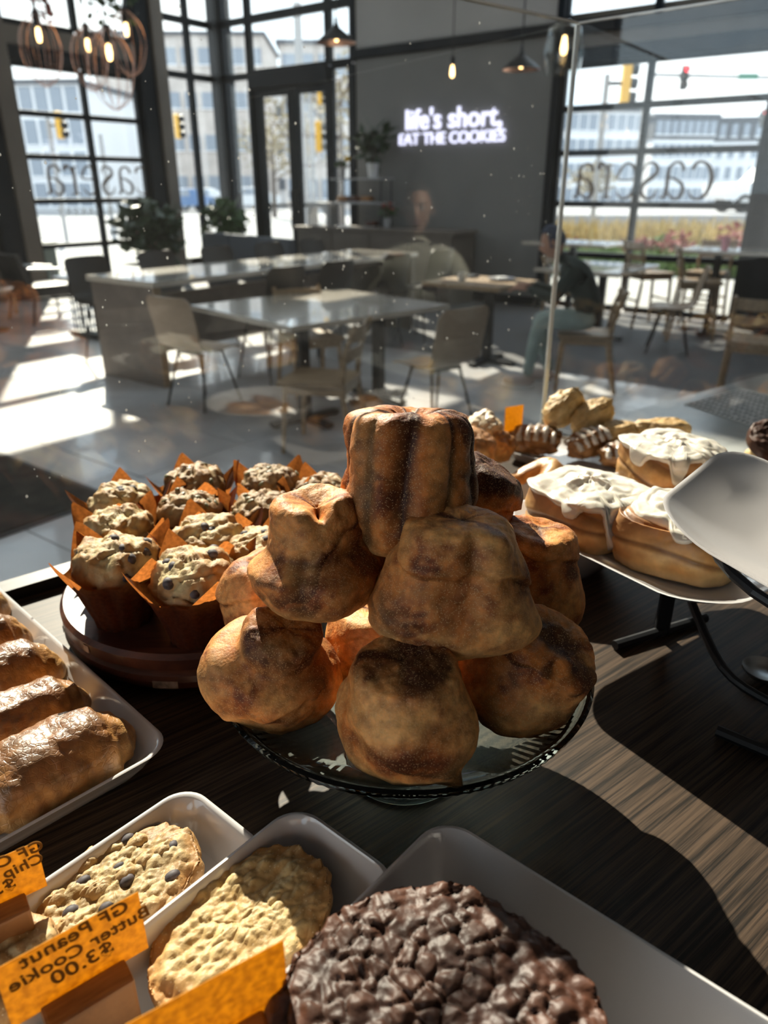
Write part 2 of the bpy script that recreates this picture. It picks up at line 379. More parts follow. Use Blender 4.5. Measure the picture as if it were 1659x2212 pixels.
def plin(prof, t):
    x = t * (len(prof) - 1); i = min(int(x), len(prof) - 2); f = x - i
    p0 = prof[max(i - 1, 0)]; p1 = prof[i]; p2 = prof[i + 1]; p3 = prof[min(i + 2, len(prof) - 1)]
    return [.5 * (2 * b + (c - a) * f + (2 * a - 5 * b + 4 * c - d) * f * f + (3 * b - a - 3 * c + d) * f ** 3) for a, b, c, d in zip(p0, p1, p2, p3)]
def cr(pts, n=10):
    return [Vector(plin(pts, k / (n * (len(pts) - 1)))) for k in range(n * (len(pts) - 1) + 1)]

# ------------------------------------------------------------------ room shell (room axes: x along the sign wall, y along the left wall)
fl = sgroup('floor')
MB().box((9, -8.5, -.06), (18.2, 17.2, .1)).build('floor_slab', 'grout', fl)
TX, TY = 1.57, .79
b = MB().box((0, 0, 0), (TX - .007, TY - .007, .012), bev=.0012); tile = b.build('tile', 'tile', fl, (0, 0, -.004)); first = True
for i in range(-1, 8):
    for j in range(-13, 4):
        x, y = 6.1 - TX * 3.5 + TX * i, -6.9 + TY * (j + .5)
        if not (.05 < x < 13 and -12.5 < y < -.3): continue
        t = tile if first else tile.copy()
        if not first: COL.objects.link(t)
        first = False
        t.location = (x, y, -.004 + random.uniform(-.0006, .0006)); t.rotation_euler = (0, 0, 0)
def wb_(w, a0, a1, z0, z1, d=.12, off=0.):
    c = (a0 + a1) / 2; z = (z0 + z1) / 2
    return ((off, c, z), (d, a1 - a0, z1 - z0)) if w == 'L' else ((c, off, z), (a1 - a0, d, z1 - z0))
def piece(par, name, mat, w, *a, **k):
    c, d = wb_(w, *a, **k); bev = min(d) * .1
    return MB().box(c, d, bev=bev).build(name, mat, par)
# solid walls
wl_ = sgroup('wall_left')
piece(wl_, 'upper_wall', 'wallup', 'L', -17, -10, 3.55, 6, d=.25, off=-.15)
piece(wl_, 'lower_wall', 'taupe', 'L', -17, -4.35, 0, 3.55, d=.25, off=-.15)
wr_ = sgroup('wall_right')
piece(wr_, 'sign_wall', 'wall', 'R', 3.1, 6.42, 0, 3.31, d=.25, off=.1)
piece(wr_, 'sign_wall_upper', 'wallup', 'R', 3.1, 6.42, 3.43, 6, d=.25, off=.1)
piece(wr_, 'lower_wall', 'taupe', 'R', 9.45, 18, 0, 6, d=.25, off=.1)
struct(MB().box((18.1, -8.5, 3), (.2, 17.2, 6)).build('wall_back', 'backwall', None, C0, -TH))      # beyond the camera: a plain wall, and one with unseen windows added for fill
wfr = sgroup('wall_front')
for x0, x1, z0, z1 in ((0, 18.2, 0, .8), (0, 18.2, 4.0, 6), (0, 5, .8, 4.0), (14, 18.2, .8, 4.0)): MB().box(((x0 + x1) / 2, -17.1, (z0 + z1) / 2), (x1 - x0, .2, z1 - z0)).build('wall_section', 'dark', wfr)
ADDED_SKYLIGHTS = ((.15, 1.4, -1.65, -.2), (4.1, 6.3, -6.8, -4.5), (6.6, 8.9, -5.2, -3.0), (8.3, 11.6, -3.0, -.6))   # unseen roof lights added for sun and fill indoors: x0, x1, y0, y1
cl = sgroup('ceiling')
for x0, x1, y0, y1 in ((-.2, .15, -17.2, .2), (.15, 1.4, -17.2, -1.65), (.15, 1.4, -.2, .2), (1.4, 4.1, -17.2, .2), (4.1, 6.3, -17.2, -6.8), (4.1, 6.3, -4.5, .2), (6.3, 6.6, -17.2, .2), (6.6, 8.9, -17.2, -5.2),
        (6.6, 8.3, -3.0, .2), (8.9, 11.6, -17.2, -3.0), (8.3, 11.6, -.6, .2), (11.6, 18.2, -17.2, .2)): MB().box(((x0 + x1) / 2, (y0 + y1) / 2, 6.1), (x1 - x0, y1 - y0, .2)).build('ceiling_section', 'ceil', cl)
t = sgroup('trim_1'); piece(t, 'band', 'frame', 'R', 3.08, 6.46, 3.31, 3.43, d=.2, off=.02)
t = sgroup('trim_2'); piece(t, 'corner_post', 'frame', 'L', -.02, .22, 0, 6, d=.36, off=.06)
piece(t, 'post_cover', 'black', 'R', .05, .22, 0, 6, d=.10, off=-.09)
t = sgroup('trim_3')
for a0, a1, m, o in ((-1.66, -1.38, 'frame', .02), (-1.38, -1.14, 'taupe', .06), (-4.05, -3.80, 'taupe', .06), (-4.35, -4.05, 'frame', .02)):
    piece(t, 'column', m, 'L', a0, a1, 0, 6, d=.2, off=o)
piece(t, 'taupe_band', 'taupe', 'L', -3.8, -1.66, 3.34, 3.58, d=.16, off=0); piece(t, 'door_header', 'frame', 'L', -3.8, -1.66, 3.16, 3.34, d=.2, off=.02)
t = sgroup('trim_4')
piece(t, 'column', 'frame', 'R', 6.42, 6.52, 0, 6, d=.2, off=-.02); piece(t, 'column', 'frame', 'R', 9.06, 9.45, 0, 6, d=.22, off=-.02)
piece(t, 'door_header', 'frame', 'R', 6.52, 9.06, 2.96, 3.12, d=.2, off=-.02); piece(t, 'taupe_band', 'taupe', 'R', 6.52, 9.06, 3.12, 3.27, d=.16, off=0)
piece(t, 'dark_band', 'frame', 'R', 6.52, 9.06, 3.27, 3.38, d=.22, off=-.03)
def glazing(name, w, av, zv, tv=.075, th=.075, panes=True, glass='glasspane', d=.09):
    """Framed glazing: vertical bars at av, rails at zv, one pane for each opening."""
    g = sgroup(name)
    for a in av: piece(g, 'mullion', 'frame', w, a - tv / 2, a + tv / 2, zv[0], zv[-1], d=d)
    for z in zv:
        for a0, a1 in zip(av, av[1:]): piece(g, 'rail', 'frame', w, a0 + tv / 2, a1 - tv / 2, z - th / 2, z + th / 2, d=d)
    for a0, a1 in zip(av, av[1:]):
        for z0, z1 in zip(zv, zv[1:]):
            c, dd = wb_(w, a0 + tv / 2, a1 - tv / 2, z0 + th / 2, z1 - th / 2, d=.012); MB().box(c, dd).build('pane', glass, g)
    return g
glazing('window_1', 'L', [-3.76, -2.64, -1.70], [.06, .73, 1.36, 1.96, 2.52, 3.13])
glazing('window_2', 'L', [-3.8, -2.64, -1.66], [3.62, 4.82, 5.95], tv=.09)
glazing('window_3', 'L', [-1.14, -.57, -.02], [.06, 3.26, 4.05, 4.82, 5.95], tv=.10, th=.10)
glazing('window_4', 'R', [.22, .87], [.06, 3.26, 4.05, 4.82, 5.95], tv=.08, th=.10)
glazing('window_5', 'R', [.87, 2.60, 3.09], [3.28, 4.05, 4.82, 5.95], tv=.12, th=.12)
glazing('window_6', 'R', [2.62, 3.07], [.06, 3.26], tv=.14)
glazing('window_7', 'R', [6.54, 7.65, 9.04], [.06, .72, 1.35, 1.96, 2.47, 2.95])
glazing('window_8', 'R', [6.5, 7.65, 9.06], [3.40, 4.82, 5.95], tv=.09)
glazing('window_9', 'L', [-10, -8, -6, -4.3], [3.62, 4.82, 5.95], tv=.09)
for k, (x0, x1, y0, y1) in enumerate(ADDED_SKYLIGHTS):  # panes and frames of the added roof lights
    g = sgroup('window_%d' % (11 + k)); MB().box(((x0 + x1) / 2, (y0 + y1) / 2, 6.19), (x1 - x0, y1 - y0, .012)).build('pane', 'glasspane', g)
    for y in (y0, y1): MB().box(((x0 + x1) / 2, y, 6.2), (x1 - x0 + .1, .1, .08)).build('frame', 'frame', g)
    for x in (x0, x1): MB().box((x, (y0 + y1) / 2, 6.2), (.1, y1 - y0 - .1, .08)).build('frame', 'frame', g)
g = sgroup('window_10')  # unseen window added behind the camera to fill the room with light
for x in (5, 8, 11, 14): MB().box((x, -17.1, 2.4), (.1, .1, 3.2)).build('mullion', 'frame', g)
for x in (6.5, 9.5, 12.5): MB().box((x, -17.1, 2.4), (2.9, .012, 3.2)).build('pane', 'glasspane', g)
for k, (a0, a1, hx) in enumerate(((.92, 1.80, 1.74), (1.82, 2.56, 1.88))):
    g = sgroup('door_%d' % (k + 1)); s0 = .20 if k == 0 else .13; s1 = .11 if k == 0 else .05
    piece(g, 'stile', 'frame', 'R', a0, a0 + s0, .02, 3.05, d=.06); piece(g, 'stile', 'frame', 'R', a1 - s1, a1, .02, 3.05, d=.06)
    for z0, z1 in ((.02, .24), (1.25, 1.29), (2.93, 3.05)): piece(g, 'rail', 'frame', 'R', a0 + s0, a1 - s1, z0, z1, d=.05)
    for z0, z1 in ((.24, 1.25), (1.29, 2.93)): piece(g, 'pane', 'glasspane', 'R', a0 + s0, a1 - s1, z0, z1, d=.012)
    MB().tube([(hx, -.03, .9), (hx, -.09, .9), (hx, -.09, 1.5), (hx, -.03, 1.5)], .014).build('handle', 'black', g)
t = sgroup('trim_5'); piece(t, 'door_lintel', 'frame', 'R', .85, 2.62, 3.05, 3.27, d=.16); piece(t, 'door_jamb', 'frame', 'R', .83, .92, 0, 3.06, d=.14)
struct(MB().box((4.7, -.045, .06), (3.3, .03, .12), bev=.004).build('baseboard_right', 'frame', None, C0, -TH))

# ------------------------------------------------------------------ outside
cn = sgroup('trim_6')
MB().box((8.1, 1.15, 3.46), (4.4, 2.0, .16), bev=.01).build('canopy', 'taupe', cn); MB().box((8.1, 2.16, 3.44), (4.5, .08, .26)).build('canopy_edge', 'frame', cn)
struct(MB().box((0, 60, -.15), (500, 500, .1)).build('street_ground', 'road'))
struct(MB().box((-4.2, -6, -.08), (8, 26, .12)).build('pavement', 'pave', None, C0, -TH))
struct(MB().box((8, 2.7, -.08), (24, 5, .12)).build('pavement', 'pave', None, C0, -TH))
def gx(u, Y): r = ray(u, V0); return Y * r.x / r.y
def hz(u, v, Y): return pty(u, v, Y).z
def facade(name, label, u0, u1, Y, vtop, wall, cols, rows, w=.9, h=1.5, dark_top=False, turn=0., deep=14, top_at=None, winmat='bglass'):
    x0, x1 = gx(u0, Y), gx(u1, Y); W = x1 - x0; H = hz((u0 + u1) / 2, vtop, Y)
    t = thing(name, label, 'building', ((x0 + x1) / 2, Y, -.1), turn)
    MB().box((0, deep / 2, H / 2), (W, deep, H)).build('wall', wall, t)
    MB().box((0, deep / 2, H + .12), (W + .5, deep + .5, .28)).build('roof_edge', 'bgrey', t)
    if dark_top: MB().box((0, deep / 2 - .12, H - H / rows / 2), (W + .2, deep, H / rows * .94)).build('top_storey', 'bgrey', t)
    first = None
    for i in range(cols):
        for j in range(rows):
            x = -W / 2 + W * (i + .5) / cols; z = H * (j + .52) / rows; y = -.16 if (dark_top and j == rows - 1) else -.03
            if first is None:
                first = MB().box((0, 0, 0), (w, .12, h), bev=.02).build('window', 'bwhite' if winmat == 'bwhite' else winmat, t); o = first
                fr = MB().box((0, -.05, -h / 2), (w * 1.15, .12, .1)).build('window_sill', 'bwhite', first)
            else: o = copy_tree(first)
            o.parent = t; o.location = (x, y, z)
    return t
facade('apartment_building', 'white apartment block with dark top storey seen through right garage window', 1395, 1530, 78, 250, 'bwhite', 8, 4, w=.6, h=1.2, dark_top=True, turn=.12)
facade('apartment_building', 'white apartment wing behind the white pickup truck', 1512, 1720, 84, 256, 'bwhite', 9, 4, w=.55, h=1.2, dark_top=True, turn=-.25)
facade('apartment_building', 'white apartment block with tall dark windows nearest the sign wall', 1150, 1385, 74, 236, 'bwhite', 11, 4, w=.7, h=1.3, turn=.2)
facade('apartment_building', 'pale grey apartment block behind left garage window', -60, 205, 62, 178, 'bwhite', 8, 4, w=.9, h=1.7, turn=-.1)
facade('office_building', 'wide beige building behind the corner windows', 240, 585, 86, 72, 'bbeige', 10, 4, w=1.2, h=1.5, turn=.03)
facade('brick_building', 'grey building with cornice behind the glass doors', 618, 800, 66, 92, 'bbeige', 5, 4, w=1.0, h=1.5, turn=.05)
facade('low_building', 'low pale building far behind the first glass door', 585, 640, 95, 200, 'bwhite', 6, 3, w=1.0, h=1.3)
def signal(name, label, u, vt, vb, Y, mat, lit, face=0.):
    a, b2 = pty(u, vt, Y), pty(u, vb, Y); h = a.z - b2.z; s = h / 1.0
    t = thing(name, label, 'traffic light', (a.x, Y, b2.z), face)
    MB().box((0, 0, h / 2), (.30 * s, .22 * s, h), bev=.03).build('housing', mat, t)
    for k in range(3):
        z = h * (.82 - .32 * k)
        MB().tube([(0, -.11 * s, z), (0, -.30 * s, z - .01)], .13 * s, 12, False).build('visor', 'black', t)
        MB().tube([(0, -.12 * s, z), (0, -.16 * s, z)], .115 * s, 14).build('lamp', 'red' if (k == 0 and lit) else 'black', t)
    MB().tube([(0, .1 * s, h / 2), (0, .5 * s, h / 2), (0, .5 * s, h / 2 + 0.2)], .05 * s).build('bracket', 'black', t)
    if not lit: MB().tube([(0, .5 * s, -b2.z - .1), (0, .5 * s, h * .7)], .07).build('post', 'concrete', t)
    return t
signal('traffic_light', 'traffic light with red lamp hanging on the mast arm beside green sign', 1482, 141, 194, 30, 'black', True)
signal('traffic_light', 'traffic light with red lamp on the pole at right frame edge', 1652, 236, 276, 30.4, 'black', True)
signal('traffic_light', 'lower red traffic light on the pole, beneath another red one', 1646, 294, 325, 30.2, 'black', True)
signal('traffic_light', 'big yellow traffic light beside the central bar of right garage window', 1357, 133, 226, 21, 'sigyellow', False, 1.5)
signal('traffic_light', 'yellow traffic light behind upper left garage window panes', 124, 240, 300, 26, 'sigyellow', False, 1.4)
signal('traffic_light', 'yellow traffic light behind the narrow pane nearest left garage window', 381, 246, 300, 27, 'sigyellow', False, 1.4)
signal('traffic_light', 'upper yellow traffic light behind the second glass door', 690, 178, 226, 24, 'sigyellow', False, 1.5)
signal('traffic_light', 'lower yellow traffic light behind the second glass door', 688, 262, 328, 24.4, 'sigyellow', False, 1.5)
def pole(name, label, u, Y, vtop, r, arm=None):
    x = gx(u, Y); h = hz(u, vtop, Y); t = thing(name, label, 'pole', (x, Y, -.1))
    MB().tube([(0, 0, 0), (0, 0, h * .5), (0, 0, h + .1)], [r * 1.3, r * 1.1, r], 10).build('shaft', 'concrete', t)
    MB().lathe([(0, 0), (r * 2.2, 0), (r * 2.2, .15), (r * 1.3, .3), (0, .3)], 12).build('base', 'concrete', t)
    if arm: 
        q = pty(arm[0], arm[1], Y); MB().tube([(0, .0, q.z + .1), (q.x - x, 0, q.z + .2)], r * .6).build('mast_arm', 'concrete', t)
    return t
pole('signal_pole', 'grey signal pole with long mast arm at the right frame edge', 1642, 30.6, 100, .11, (1400, 168))
pole('signal_pole', 'slim white pole in front of white apartment block', 1374, 24, 60, .10)
pole('signal_pole', 'pale pole behind the glass doors', 657, 28, 5, .13)
pole('signal_pole', 'dark pole behind left garage window', 232, 30, 290, .07)
a = pty(1593, 159, 30.5); b2 = pty(1632, 174, 30.5)
t = thing('street_sign', 'green street name sign on the mast arm', 'sign', ((a.x + b2.x) / 2, 30.35, (a.z + b2.z) / 2))
MB().box((0, 0, 0), (b2.x - a.x, .04, a.z - b2.z), bev=.01).build('plate', 'signgreen', t)
for z in (-1, 1): MB().box((0, -.025, z * (a.z - b2.z) * .44), ((b2.x - a.x) * .94, .01, .02)).build('border', 'bwhite', t)
MB().tube([(0, .02, .0), (0, .24, .1)], .03).build('bracket', 'black', t)
struct(MB().box((24, 43, .20), (34, 20, .6)).build('raised_street', 'road'))
def car(name, label, u, Y, rot, L, W, H, mat, pick=False, gz_=-.1):
    t = thing(name, label, 'truck' if pick else 'car', (gx(u, Y), Y, gz_), rot)
    if pick: prof = [(-.5, .42), (-.5, .62), (-.20, .66), (-.10, .97), (.14, 1.0), (.20, .98), (.21, .62), (.5, .62), (.5, .30), (-.47, .28)]
    else: prof = [(-.5, .45), (-.46, .60), (-.22, .66), (-.08, .98), (.2, 1.0), (.38, .70), (.5, .64), (.5, .3), (-.48, .28)]
    s = MB(); rings = []
    for k in (-1, -.86, .86, 1): rings.append([Vector((x * L, k * W / 2, z * H * (1 if abs(k) < .9 else .985))) for x, z in prof])
    s.loops(rings).build('body', mat, t, smooth=30)
    for k in (-1, 1):
        gz = [(x * L * .9 - .02 * L, k * (W / 2 + .01), z * H) for x, z in ((-.16, .68), (-.08, .93), (.15, .95), (.16, .68))]
        MB().loops([[Vector(p) for p in gz], [Vector((p[0], p[1] - k * .02, p[2])) for p in gz]]).build('side_window', 'bglass', t)
        for x in (-.31, .31):
            w = MB().tube([(x * L, k * (W / 2 - .2), .2 * H), (x * L, k * (W / 2 + .02), .2 * H)], .2 * H, 20).build('wheel', 'tyre', t)
            MB().tube([(x * L, k * (W / 2 + .0), .2 * H), (x * L, k * (W / 2 + .035), .2 * H)], .12 * H, 12).build('hub', 'steel', w)
    MB().box((-.497 * L, 0, .5 * H), (.03, W * .8, .1 * H)).build('headlamp', 'white', t)
    return t
car('pickup_truck', 'white pickup truck at the right edge of right garage window', 1668, 37, 0.08, 5.6, 2.0, 1.95, 'carwhite', True, .5)
car('parked_car', 'pale blue car behind the narrow pane nearest left garage window', 388, 58, .35, 4.4, 1.8, 1.6, 'carblue')
car('parked_car', 'white car behind the corner post', 436, 62, .2, 4.4, 1.8, 1.6, 'carwhite')
car('parked_car', 'white car behind the narrow window beside the doors', 536, 60, .1, 4.6, 1.85, 1.7, 'carwhite')
# planting strip outside the right garage window
def blades(n, u0, u1, Y0, Y1, h0, h1, w):
    s = MB()
    for k in range(n):
        Y = random.uniform(Y0, Y1); x = gx(random.uniform(u0, u1), Y); h = random.uniform(h0, h1); a = random.uniform(0, PI); lx, ly = random.uniform(-.2, .2), random.uniform(-.2, .2)
        dx, dy = math.cos(a) * w, math.sin(a) * w; v = s.bm.verts.new
        p = [v((x - dx, Y - dy, -.05)), v((x + dx, Y + dy, -.05)), v((x + dx * .7 + lx * .4, Y + dy * .7 + ly * .4, h * .6)), v((x - dx * .7 + lx * .4, Y - dy * .7 + ly * .4, h * .6)), v((x + lx, Y + ly, h))]
        s.bm.faces.new((p[0], p[1], p[2], p[3])); s.bm.faces.new((p[3], p[2], p[4]))
    return s
tag(blades(2600, 1170, 1680, 17.5, 21, .5, .95, .03).build('golden_grass', 'drygrass'), 'tall golden grass in the planting strip outside right garage window', 'grass', kind='stuff')
tag(blades(2600, 1190, 1680, 15, 17.4, .2, .50, .03).build('green_grass', 'shrub'), 'green grass along the planting strip edge outside right garage window', 'grass', kind='stuff')
def leafball(c, d, n, size, seed, squash=.9):
    rnd = random.Random(seed); s = MB(); v = s.bm.verts.new
    for k in range(n):
        q = Vector((rnd.gauss(0, 1), rnd.gauss(0, 1), rnd.gauss(0, 1))).normalized() * (rnd.random() ** .45)
        p = Vector(c) + Vector((q.x * d[0], q.y * d[1], q.z * d[2])); a = Vector((rnd.gauss(0, 1), rnd.gauss(0, 1), rnd.gauss(0, .6))).normalized(); bb = a.cross(Vector((rnd.gauss(0, 1), rnd.gauss(0, 1), rnd.gauss(0, 1)))).normalized(); z = size * rnd.uniform(.6, 1.3)
        w = [v(p), v(p + a * z * .5 + bb * z * .26), v(p + a * z), v(p + a * z * .5 - bb * z * .26)]; s.bm.faces.new(w)
    return s
for k, (u, Y, h, m, lab) in enumerate(((1400, 16.6, .6, 'redshrub', 'small reddish shrub outside behind the stool at right table'), (1480, 16.2, .7, 'redshrub', 'reddish shrub in the middle of the planting strip'), (1610, 15.6, .9, 'redshrub', 'tall reddish shrub at the right end of the planting strip'),
        (1440, 16.9, .65, 'shrub', 'dark green shrub between reddish shrubs outside'), (1250, 17.8, .5, 'redshrub', 'low reddish shrub behind the sneeze guard corner'))):
    t = thing('shrub', lab, 'shrub', (gx(u, Y), Y, -.05)); leafball((0, 0, h * .6), (.42, .42, h * .5), 260, .16, k).build('foliage', m, t)
    MB().tube([(0, 0, 0), (.03, 0, h * .5)], [.03, .015]).build('stem', 'bark', t)
for k, (u, Y, h, r) in enumerate(((735, 34, 6.2, 2.0), (590, 48, 5.5, 2.6), (1275, 52, 3.0, 1.5), (640, 44, 6.5, 2.0))):
    t = thing('street_tree', ('tall sparse tree outside the narrow pane beside sign wall', 'rounded autumn tree outside behind the first glass door', 'small yellowish tree in front of white apartment block', 'sparse tree outside behind the second glass door')[k], 'tree', (gx(u, Y), Y, -.1))
    MB().tube([(0, 0, 0), (.05, 0, h * .45), (.1, .1, h * .9)], [.16, .12, .03]).build('trunk', 'bark', t)
    for q in range(7):
        a = q * .9; MB().tube([(.04, 0, h * (.35 + .07 * q)), (math.cos(a) * r * .5, math.sin(a) * r * .5, h * (.5 + .07 * q)), (math.cos(a) * r * .8, math.sin(a) * r * .8, h * (.6 + .07 * q))], [.05, .03, .01], 5).build('branch', 'bark', t)
    leafball((0, 0, h * .72), (r, r, h * .32), 380, .35, 40 + k).build('foliage', 'autumn', t)
t = thing('utility_box', 'green grey utility box outside lowest left garage pane', 'box', R(-1.2, -3.25, -.02), -TH)
MB().box((0, 0, .35), (.5, .62, .7), bev=.02).build('cabinet', 'utility', t); MB().box((0, 0, .73), (.56, .68, .05), bev=.01).build('lid', 'utility', t); MB().box((.255, 0, .4), (.01, .02, .4)).build('door_seam', 'black', t)
t = thing('bollard', 'dark bollard post outside left garage window', 'post', R(-2.2, -3.35, -.02), 0)
MB().lathe([(0, 0), (.1, 0), (.1, 1.2), (.08, 1.26), (0, 1.28)], 16).build('shaft', 'utility', t); MB().lathe([(0, 0), (.16, 0), (.16, .03), (0, .03)], 16).build('base', 'utility', t)

# ------------------------------------------------------------------ shop lettering on the glass (read from outside, so mirrored from here)
GLY = {
 'c': [([(.56, .56), (.50, .66), (.36, .70), (.17, .60), (.08, .36), (.17, .10), (.36, 0), (.52, .06), (.60, .18)], [.09, .08, .05, .085, .12, .085, .05, .04, .02])],
 'a': [([(.10, .54), (.16, .66), (.30, .70), (.44, .62), (.47, .46), (.47, .14), (.52, .03), (.62, .04)], [.08, .07, .05, .07, .09, .09, .06, .02]), ([(.46, .42), (.28, .38), (.11, .28), (.07, .15), (.15, .02), (.30, .02), (.46, .16)], [.03, .05, .08, .10, .06, .05, .03])],
 's': [([(.44, .54), (.38, .67), (.26, .70), (.12, .64), (.09, .52), (.20, .42), (.36, .32), (.44, .20), (.38, .05), (.25, 0), (.11, .05), (.05, .19)], [.03, .05, .05, .08, .09, .10, .10, .09, .08, .05, .05, .03])],
 'e': [([(.09, .38), (.52, .38), (.54, .50), (.44, .65), (.31, .70), (.15, .60), (.07, .36), (.15, .10), (.33, 0), (.48, .05), (.57, .17)], [.04, .04, .07, .06, .05, .085, .12, .085, .05, .04, .02])],
 'r': [([(.16, .68), (.16, .02)], [.10, .10]), ([(.03, .67), (.18, .67)], [.035, .035]), ([(.02, .01), (.32, .01)], [.035, .035]), ([(.17, .46), (.24, .62), (.34, .70), (.42, .66), (.43, .58)], [.03, .05, .07, .10, .09])],
}
ADV = dict(c=.66, a=.66, s=.53, e=.66, r=.48)
def ribbon(s, pts, ws, sx, sz, thick):
    P = cr([(p[0], p[1], w) for p, w in zip(pts, ws)], 7); n = len(P); row = []
    for i, p in enumerate(P):
        d = Vector((P[min(i + 1, n - 1)].x - P[max(i - 1, 0)].x, P[min(i + 1, n - 1)].y - P[max(i - 1, 0)].y)); d.normalize(); q = Vector((-d.y, d.x)) * max(.008, p.z) / 2
        row.append([s.bm.verts.new(((p.x + sg * q.x) * sx, y, (p.y + sg * q.y) * sz)) for sg, y in ((1, 0), (-1, 0), (-1, thick), (1, thick))])
    for a, b3 in zip(row, row[1:]):
        for k in range(4): s.bm.faces.new((a[k], a[(k + 1) % 4], b3[(k + 1) % 4], b3[k]))
    s.bm.faces.new(row[0]); s.bm.faces.new(row[-1][::-1])
def shop_lettering(label, mtx, width, height):
    t = thing('window_lettering', label, 'lettering', mtx=mtx); tot = sum(ADV[c] for c in 'casera'); x = 0
    for c in 'casera':
        s = MB()
        for pts, ws in GLY[c]: ribbon(s, [(p[0] + x, p[1]) for p in pts], ws, width / tot, height / .7, .004)
        s.build('letter', 'decal', t); x += ADV[c]
    return t
# right: c at x=8.56 running to lower x; left: c at y=-1.65 running to lower y
rot_r = Matrix.Rotation(-TH, 4, 'Z') @ Matrix.Rotation(PI, 4, 'Z')
shop_lettering('dark brown mirrored shop name on right garage window', Matrix.Translation(R(8.58, -.012, 1.42)) @ rot_r, 1.80, .41)
rot_l = Matrix.Rotation(-TH, 4, 'Z') @ Matrix.Rotation(-PI / 2, 4, 'Z')
shop_lettering('dark brown mirrored shop name on left garage window', Matrix.Translation(R(.012, -1.60, 1.45)) @ rot_l, 1.93, .40)
t = thing('window_lettering', 'small pale mirrored line of letters under the left shop name', 'lettering', mtx=Matrix.Translation(R(.012, -2.6, 1.15)) @ rot_l)
link('letter_line', text_mesh('CAFE & BAKERY', .17, .002, space=1.35), 'frost', t, mtx=Matrix.Rotation(PI / 2, 4, 'X'))
# lit sign on the sign wall
t = thing('neon_sign', "white lit sign reading life's short, eat the cookies on the grey wall", 'sign', mtx=Matrix.Translation(R(4.92, -.06, 2.13)) @ Matrix.Rotation(-TH, 4, 'Z'))
link('upper_words', text_mesh("life's short,", .37, .012, .004, bevel=.002), 'neon', t, mtx=Matrix.Translation((-.02, 0, .20)) @ Matrix.Rotation(PI / 2, 4, 'X'))
link('lower_words', text_mesh('EAT THE COOKIES', .215, .012, .002, bevel=.001), 'neon', t, mtx=Matrix.Translation((-.05, 0, 0)) @ Matrix.Rotation(PI / 2, 4, 'X'))
MB().box((0, .04, .2), (1.3, .015, .04)).box((0, .04, .05), (1.3, .015, .04)).build('mounting_rail', 'wall', t)

# ------------------------------------------------------------------ furniture
def shell_chair(label, mat, loc, rotz, group=None, sh=.44, sc=1., leg='black'):
    """Moulded shell chair, seat and back in one curved sheet; faces +y."""
    t = thing('shell_chair', label, 'chair', loc, rotz, group)
    prof = cr([(.23, sh - .015), (.15, sh + .005), (0, sh - .01), (-.14, sh), (-.215, sh + .06), (-.245, sh + .17), (-.275, sh + .30), (-.30, sh + .40)], 5); n = len(prof) - 1
    def fn(a, b):
        k = a * n; i = min(int(k), n - 1); p = prof[i].lerp(prof[i + 1], k - i); x = (b - .5) * 2
        edge = min(a, 1 - a) * 9; wx = .225 * (1 if edge >= 1 else (1 - .22 * (1 - edge) ** 2.5))
        cup = .03 * x * x * sm(.0, .3, a)
        back = sm(.45, .7, a)
        return (x * wx * sc, p.x * sc + cup * back, p.y + cup * (1 - back) * .6)
    MB().sheet(fn, 22, 12, .012).build('seat_shell', mat, t, smooth=40)
    for sx in (-1, 1):
        for sy in (-1, 1): MB().tube([(sx * .13, sy * .10, sh - .03), (sx * .20, sy * .20 , .0)], [.011, .009], 8).build('leg', leg, t)
    MB().box((0, .10, sh - .03), (.28, .02, .02)).box((0, -.10, sh - .03), (.28, .02, .02)).box((0, 0, sh - .03), (.02, .2, .02)).build('under_frame', leg, t)
    return t
def slat_chair(label, loc, rotz, group=None, sh=.45, rungs=False, back=.36):
    """Oak dining chair: rear legs run up into the back posts, two curved slats; faces +y."""
    t = thing('slat_chair', label, 'chair', loc, rotz, group)
    def seat(a, b):
        x, y = (b - .5) * .44 * (1 - .10 * (1 - a)), (a - .5) * .43; return (x, y, sh - .008 * math.cos(x * 7) * math.cos(y * 6))
    MB().sheet(seat, 8, 8, .028).build('seat', 'oak', t, smooth=40)
    for sx in (-1, 1):
        MB().tube([(sx * .185, .17, sh - .01), (sx * .20, .20, 0)], [.020, .014], 8).build('leg', 'oak', t)
        MB().tube(cr([(sx * .20, -.27, 0), (sx * .19, -.215, sh * .6), (sx * .185, -.195, sh), (sx * .19, -.22, sh + back * .55), (sx * .19, -.285, sh + back)], 4), .018, 8).build('leg', 'oak', t)
        MB().box((sx * .187, -.01, sh - .045), (.02, .36, .045), bev=.004).build('side_rail', 'oak', t)
    for z, h in ((sh + back - .06, .085), (sh + back * .50, .07)):
        yb = -.20 - (z - sh - .1) * .22
        MB().sheet(lambda a, b, z=z, h=h, yb=yb: ((b - .5) * .39, yb - .035 * math.cos((b - .5) * PI) + .0, z + (a - .5) * h), 2, 10, .014).build('back_slat', 'oak', t, smooth=40)
    MB().box((0, .165, sh - .045), (.35, .02, .045), bev=.004).box((0, -.195, sh - .045), (.35, .02, .045), bev=.004).build('front_rail', 'oak', t)
    if rungs:
        for z in (.2, .32): MB().tube([(-.19, .19, z), (.19, .19, z)], .012).build('foot_rung', 'oak', t); MB().tube([(-.19, -.24, z), (.19, -.24, z)], .012).build('foot_rung', 'oak', t)
    return t
